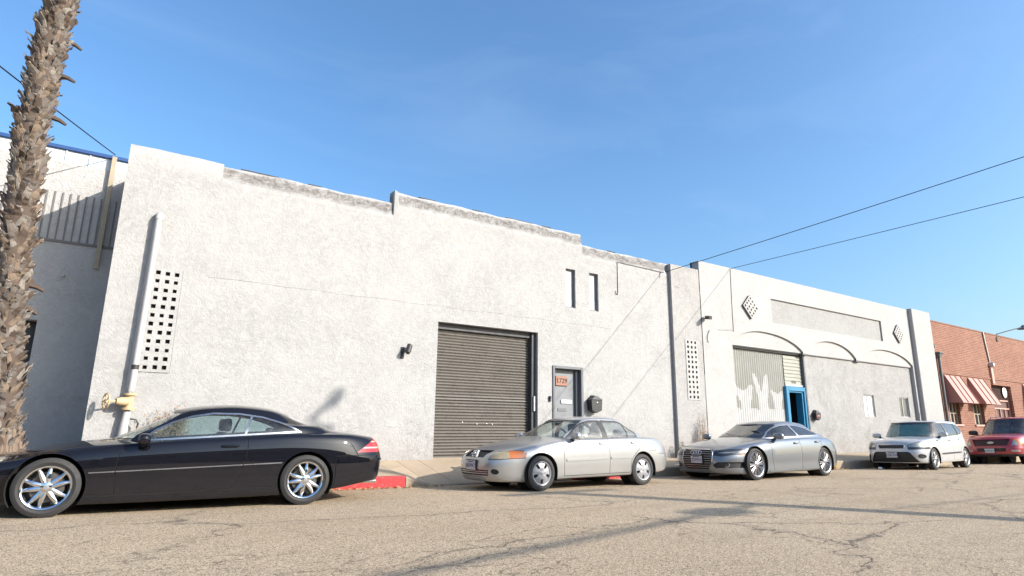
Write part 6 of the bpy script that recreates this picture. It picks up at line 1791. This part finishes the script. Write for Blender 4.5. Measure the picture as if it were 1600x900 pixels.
e_roof = pchip([(2.05, 1.70), (2.5, 1.745), (3.5, 1.755), (4.8, 1.74), (5.05, 1.71)])
e_cabin = [(lambda x: e_sh(x) - 0.03, 0.895, 1.30, 5.16, 4.2, 6.0), (lambda x: e_sh(x) + 0.14, 0.87, 1.48, 5.16, 4.4, 6.0), (lambda x: 0.45 * e_sh(x) + 0.55 * e_roof(x), 0.82, 1.74, 5.12, 4.8, 6.0), (e_roof, 0.70, 2.05, 5.05, 5.0, 6.0)]
EXP = dict(fo=0.97, wb=3.02, r=0.385, tw=0.255, rim=0.225, arch=0.43, track=0.955, clear=0.36, style='twin', rimmat='alloy', levels=e_levels, crown=pchip([(0.2, 0.02), (0.8, 0.045), (1.4, 0.05), (5.0, 0.02)]), cabin=e_cabin, roofcrown=lambda x: 0.035,
    paint=P_exp, belt=(1.85, 1.12), mirror=(1.86, 1.10, 1.20), msize=0.15, mirmat=M['rubber'], mirror_in=(2.2, 0, 1.60), handles=[(2.95, 0.985, 0.98), (4.0, 0.98, 0.99)], seatmat=M['seat_grey'], seath=0.76,
    cuts=[
        ('cabin', 'wtrim', 'side', [(1.80, 1.12), (5.0, 1.14), (4.95, 1.68), (2.2, 1.67)], 'both'),
        ('wtrim', 'glass1', 'side', [(1.92, 1.145), (3.0, 1.15), (3.0, 1.65), (2.28, 1.645)], 'both'), ('wtrim', 'glass2', 'side', [(3.1, 1.15), (3.95, 1.155), (3.95, 1.655), (3.1, 1.65)], 'both'), ('wtrim', 'glass3', 'side', [(4.05, 1.155), (4.9, 1.16), (4.86, 1.65), (4.05, 1.655)], 'both'),
        ('cabin', 'windscreen', 'front', [(-0.83, 1.06), (0.83, 1.06), (0.69, 1.70), (-0.69, 1.70)], 'front'),
        ('body', 'seam', 'side', strip([(1.78, 1.08), (1.75, 0.7), (1.78, 0.38)], 0.010), 'both'), ('body', 'seam', 'side', strip([(3.05, 1.09), (3.05, 0.38)], 0.010), 'both'),
        ('body', 'grillesurround', 'front', [(-0.52, 0.66), (0.52, 0.66), (0.62, 0.93), (-0.62, 0.93)], 'front'), ('grillesurround', 'grille', 'front', [(-0.50, 0.675), (0.50, 0.675), (0.59, 0.905), (-0.59, 0.905)], 'front'),
        ('body', 'headlamp', 'front', [(0.62, 0.69), (0.97, 0.70), (0.97, 0.90), (0.69, 0.905)], 'both'), ('headlamp', 'indicator', 'side', [(0.16, 0.6), (0.6, 0.6), (0.6, 1.0), (0.20, 1.0)], 'both'),
        ('body', 'intake', 'front', [(-0.44, 0.47), (0.44, 0.47), (0.46, 0.59), (-0.46, 0.59)], 'front'), ('body', 'foglamp', 'front', [(0.60, 0.455), (0.82, 0.455), (0.82, 0.525), (0.60, 0.525)], 'both'),
        ('body', 'lowtrim', 'front', [(-1.0, 0.2), (1.0, 0.2), (1.0, 0.375), (-1.0, 0.375)], 'front'),
    ],
    parts={'wtrim': ('window_surround', 'rubber', 0.002), 'glass1': ('side_window', 'glass_dark', -0.006), 'glass2': ('side_window', 'glass_dark', -0.006), 'glass3': ('side_window', 'glass_dark', -0.006), 'windscreen': ('windscreen', 'glass_ws', -0.004), 'seam': ('panel_gap', 'seam', -0.005),
           'grillesurround': ('grille_surround', P_exp, 0.012), 'grille': ('grille', plain('dark_red_grille', (0.035, 0.006, 0.008), 0.5), -0.02), 'headlamp': ('headlamp', 'lamp_in', 0.004), 'indicator': ('indicator_lens', 'amber', 0.005), 'intake': ('bumper_intake', 'rubber', -0.02), 'foglamp': ('fog_lamp', 'white_lens', 0.003), 'lowtrim': ('bumper_lower', 'rubber', 0.004)})
car_exp, _ = car('parked_sport_utility', 'dark red sport utility vehicle cut off by the right edge', (28.75, 8.30), (31.77, 8.32), EXP)
number_plate(car_exp, -0.035, 0.05, 0.50, '6TRV218', 0.0)
mb = MB(); mb.lathe([(0, -0.012), (0.07, -0.008), (0.075, 0.0)], n=22, axis='x'); o = mb.build('emblem', M['trim'], car_exp, smooth=40); o.location = (0.035, 0, 0.79); o.scale = (1, 1.5, 0.62)
for s in (-1, 1):
    mb = MB(); mb.path([(2.5, s * 0.62, 1.77), (2.6, s * 0.62, 1.815), (4.6, s * 0.62, 1.82), (4.7, s * 0.62, 1.77)], 0.018, 8); mb.build('roof_rail', M['rubber'], car_exp, smooth=50)
# ------------------------------------------------------------------ palm at the left edge
def palm_centre(z):
    f = lin([(-1.0, -1.22), (-0.34, -1.27), (0.44, -1.35), (1.34, -1.44), (2.28, -1.50), (4.28, -1.60), (6.55, -1.57), (9.0, -1.45), (11.5, -1.30)])
    return Vector((f(z), 10.98, z))
def palm_rad(z): return lin([(-1.0, 0.36), (-0.6, 0.27), (0.0, 0.20), (2.0, 0.18), (4.0, 0.18), (6.5, 0.19), (11.5, 0.19)])(z)
palm = empty('palm_tree', (-1.24, 10.98, -0.95)); tag(palm, 'shaggy palm trunk covered in old leaf bases at the left edge', 'palm tree')
M['boot1'] = plain('palm_boot_grey_brown', (0.135, 0.113, 0.097), 0.9, var=0.45, scale=14, bump=0.6, bscale=60)
M['boot2'] = plain('palm_boot_tan', (0.18, 0.132, 0.096), 0.9, var=0.4, scale=14, bump=0.6, bscale=60)
M['boot3'] = plain('palm_boot_dark', (0.085, 0.06, 0.045), 0.95, var=0.4, scale=14, bump=0.6, bscale=60)
M['boot4'] = plain('palm_boot_pale', (0.215, 0.188, 0.162), 0.9, var=0.35, scale=14, bump=0.6, bscale=60)
M['frond'] = plain('palm_frond_green', (0.055, 0.085, 0.025), 0.6, var=0.4)
mb = MB()
zs = [-1.2 + 0.15 * i for i in range(86)]
mb.path([palm_centre(z) for z in zs], [palm_rad(z) * (1 + 0.04 * sin(z * 9)) for z in zs], 18)
# fibrous flare of roots at the foot
local_child(mb.build('trunk', M['boot3'], smooth=50), palm)
def boot_mesh(seed, mat):
    """a broken leaf base: trough-shaped stub, wide where it clasps the trunk, split and ragged at its tip"""
    r = random.Random(seed)
    L = r.uniform(0.15, 0.27); W = r.uniform(0.050, 0.085); T = 0.02
    vs = []; fs = []
    n = 5
    lift = r.uniform(0.03, 0.085)
    for i in range(n + 1):
        t = i / n
        w = W * (1 - 0.62 * t ** 1.3) * r.uniform(0.92, 1.08)
        c = 0.030 * (1 - t)               # trough
        x_ = lift * t ** 1.5 + 0.012; z_ = L * t
        tw = r.uniform(-0.012, 0.012)
        jag = r.uniform(-0.03, 0.03) if i == n else 0
        for (s, dz) in ((-1, jag), (-0.45, 0), (0.4, -jag * 0.7), (1, r.uniform(-0.03, 0.02) if i == n else 0)):
            vs.append((x_ - c * s * s + tw, s * w, z_ + dz))
        for (s, dz) in ((1, 0), (0.4, 0), (-0.45, 0), (-1, 0)):
            vs.append((x_ - c * s * s - T * (1 - 0.6 * t) + tw, s * w * 0.96, z_ + dz))
    k = 8
    for i in range(n):
        for j in range(k): fs.append((i * k + j, i * k + (j + 1) % k, (i + 1) * k + (j + 1) % k, (i + 1) * k + j))
    fs += [tuple(range(k))[::-1], tuple(n * k + j for j in range(k))]
    me = bpy.data.meshes.new('leaf_base'); me.from_pydata(vs, [], fs); me.materials.append(mat)
    return me
boots = [boot_mesh(i, M['boot%d' % (1 + (i * 7 % 10 < 5) * 0 + (0 if i % 10 < 4 else 1 if i % 10 < 6 else 2 if i % 10 < 8 else 3))]) for i in range(20)]
bpy.context.view_layer.update()
pinv = palm.matrix_world.inverted()
rest_v = []; rest_f = []; rest_m = []
count = 0; idx = 0
z = -0.75
cand = []
while z < 11.3:
    npr = 12
    for k in range(npr):
        a = 2 * pi * (k + (idx % 2) * 0.5) / npr + idx * 0.21 + RNG.uniform(-0.12, 0.12)
        cand.append((z + RNG.uniform(-0.05, 0.05), a))
    z += 0.085; idx += 1
front = []
for (zz, a) in cand:
    c = palm_centre(zz); d = Vector((cos(a), sin(a), 0)); view = Vector((-c.x, -c.y, 0)).normalized()
    front.append((zz < 6.9 and d.dot(view) > -0.25, d.dot(view), zz, a))
sel = [f for f in front if f[0]]
sel.sort(key=lambda f: -f[1]); keep = set((f[2], f[3]) for f in sel[:300])
for (_, _, zz, a) in front:
    c = palm_centre(zz); rr_ = palm_rad(zz)
    me = boots[RNG.randrange(20)]
    sc_ = RNG.uniform(0.7, 1.15) * (1.0 if zz > 0.3 else 0.9)
    tilt = RNG.uniform(-0.14, 0.20)
    if RNG.random() < 0.05: tilt += 0.4
    Mx = Matrix.Translation(c) @ Matrix.Rotation(a, 4, 'Z') @ Matrix.Translation((rr_ - 0.02, 0, 0)) @ Matrix.Rotation(tilt, 4, 'Y') @ Matrix.Rotation(RNG.uniform(-0.55, 0.55), 4, 'X') @ Matrix.Scale(sc_, 4)
    if (zz, a) in keep:
        o = bpy.data.objects.new('leaf_base', me); COL.objects.link(o); o.parent = palm; o.matrix_parent_inverse = pinv; o.matrix_world = Mx
        o.matrix_basis = Mx
    else:
        n0 = len(rest_v); rest_v += [Mx @ v.co for v in me.vertices]; rest_f += [tuple(n0 + i for i in p.vertices) for p in me.polygons]; rest_m += [RNG.randrange(4)] * len(me.polygons)
me = bpy.data.meshes.new('leaf_bases_behind'); me.from_pydata(rest_v, [], rest_f)
me.polygons.foreach_set('material_index', rest_m)
o = link('leaf_bases_behind', me, [M['boot1'], M['boot2'], M['boot3'], M['boot4']]); o['kind'] = 'stuff'; local_child(o, palm)
# old stubs sticking out
for (zz, a, L) in ((4.55, 0.0, 0.22), (1.9, 0.15, 0.22), (5.9, 0.1, 0.2), (5.25, -0.25, 0.24), (1.55, 0.3, 0.16)):
    c = palm_centre(zz); d = Vector((cos(a), sin(a), 0)); p0 = c + d * palm_rad(zz) * 0.9
    mb = MB(); mb.path([p0, p0 + d * (0.06 + L * 0.4) + Vector((0, 0, -0.03)), p0 + d * (0.06 + L * 0.8) + Vector((0, 0, -0.08))], [0.05, 0.035, 0.022], 6); local_child(mb.build('frond_stub', M['boot3'], smooth=40), palm)
# roots and mound
mb = MB()
for k in range(40):
    a = 2 * pi * k / 40 + RNG.uniform(-0.1, 0.1); d = Vector((cos(a), sin(a), 0)); c = palm_centre(-0.6)
    mb.path([c + d * 0.17 + Vector((0, 0, RNG.uniform(0.25, 0.6))), c + d * 0.26 + Vector((0, 0, 0.05)), c + d * RNG.uniform(0.34, 0.44) + Vector((0, 0, -0.35))], [0.022, 0.032, 0.025], 5)
local_child(mb.build('root_flare', M['boot2'], smooth=50), palm)
# crown, above the frame
mb = MB()
top = palm_centre(11.5)
for k in range(34):
    a = 2 * pi * k / 34 * 5.3; el = RNG.uniform(-0.6, 1.2); L = RNG.uniform(2.2, 3.0)
    d = Vector((cos(a) * cos(el), sin(a) * cos(el), sin(el)))
    pts = [top + d * L * t + Vector((0, 0, -1.3 * t * t)) for t in (0, 0.25, 0.5, 0.75, 1)]
    mb.path(pts, [0.03, 0.02, 0.015, 0.01, 0.004], 4)
    side = d.cross(Vector((0, 0, 1))).normalized()
    for t in [0.15 + 0.05 * i for i in range(17)]:
        p = top + d * L * t + Vector((0, 0, -1.3 * t * t)); w = 0.6 * (1 - abs(t - 0.5) * 1.1)
        for s in (-1, 1):
            q = p + side * s * w + Vector((0, 0, -0.25)) + d * 0.25
            mb.add([p - d * 0.03, p + d * 0.03, q], [(0, 1, 2)])
cr = raw_build(mb, 'crown', M['frond']); local_child(cr, palm)

# ------------------------------------------------------------------ weeds, leaf litter
M['dry'] = plain('dry_weed_leaves', (0.30, 0.175, 0.085), 0.9, var=0.5, scale=30)
M['dry2'] = plain('dry_weed_stems', (0.24, 0.18, 0.11), 0.9, var=0.4, scale=30)
M['green'] = plain('weed_green', (0.08, 0.10, 0.045), 0.8, var=0.4, scale=30)
def weed(label, x, y, z, h, w, n, leafmat, group=None, lean=0.0):
    r = random.Random(int(x * 100))
    root = empty('weed', (x, y, z)); tag(root, label, 'weed', group)
    sm = MB(); lm = MB()
    for i in range(n):
        a = r.uniform(0, 2 * pi); hh = h * r.uniform(0.45, 1.0); sp = w * r.uniform(0.1, 0.55)
        e = Vector((cos(a) * sp + lean * hh, sin(a) * sp * 0.3, hh))
        pts = [Vector((r.uniform(-0.05, 0.05), 0, 0)), e * 0.5 + Vector((0, 0, 0.06)), e]
        sm.path(pts, [0.006, 0.004, 0.002], 4)
        for j in range(60):
            t = r.uniform(0.3, 1.05); p = pts[0].lerp(e, t) + Vector((r.gauss(0, 0.055), r.gauss(0, 0.035), r.gauss(0, 0.045)))
            s = r.uniform(0.009, 0.024); u = Vector((r.gauss(0, 1), r.gauss(0, 1), r.gauss(0, 1))).normalized(); v = u.orthogonal().normalized()
            lm.add([p - u * s, p + v * s * 0.5, p + u * s, p - v * s * 0.5], [(0, 1, 2, 3)])
    a = sm.build('stems', M['dry2'], root); b = raw_build(lm, 'leaves', leafmat, root); b['kind'] = 'stuff'
weed('dry orange brown weed against the wall behind the black coupe', 0.92, 12.22, base_z(0.9), 1.1, 0.6, 32, M['dry'])
weed('thin dry brown weed beside the valve pipe', 0.62, 12.20, base_z(0.6), 0.85, 0.35, 8, M['dry2'])
weed('dry orange weed growing up the pilaster behind the saloon', 14.75, 12.12, base_z(14.7), 1.35, 0.45, 16, M['dry'], lean=0.22)
weed('small greenish weed at the foot of the pilaster', 14.0, 12.15, base_z(14), 0.55, 0.35, 9, M['green'])
weed('yellow grass tuft at the kerb behind the grey fastback', 18.65, curb_y(18.6) - 0.03, gut_z(18.6), 0.26, 0.35, 14, plain('yellow_grass', (0.55, 0.38, 0.12), 0.9, var=0.3))
lm = MB(); r = random.Random(3)
for i in range(620):
    if i < 330: x = r.uniform(2.3, 5.5); y = curb_y(x) - abs(r.gauss(0, 0.10)) - 0.02
    elif i < 430: x = r.uniform(17.8, 19.3); y = curb_y(x) - abs(r.gauss(0, 0.12)) - 0.02
    else: x = r.uniform(-2, 28); y = curb_y(x) - abs(r.gauss(0, 0.35)) - 0.02
    z = road_z(x, y) + 0.008 + (abs(r.gauss(0, 0.012)))
    s = r.uniform(0.014, 0.038); a = r.uniform(0, 2 * pi); u = Vector((cos(a), sin(a), r.uniform(-0.5, 0.5))) * s; v = Vector((-sin(a), cos(a), r.uniform(-0.4, 0.4))) * s * 0.5
    p = Vector((x, y, z)); lm.add([p - u, p + v, p + u, p - v], [(0, 1, 2, 3)])
ll = raw_build(lm, 'leaf_litter', plain('dead_leaves', (0.44, 0.29, 0.15), 0.9, var=0.5, scale=25)); tag(ll, 'dead leaves and grit gathered in the gutter', 'leaf litter', kind='stuff')
mb = MB(); blob(mb, (19.9, 9.55, road_z(19.9, 9.55) + 0.03), 0.06, 8, 6, (1.3, 0.9, 0.7), 0.8); tag(mb.build('paper_scrap', M['paper']), 'crumpled white paper scrap on the road by the boxy hatchback', 'litter')
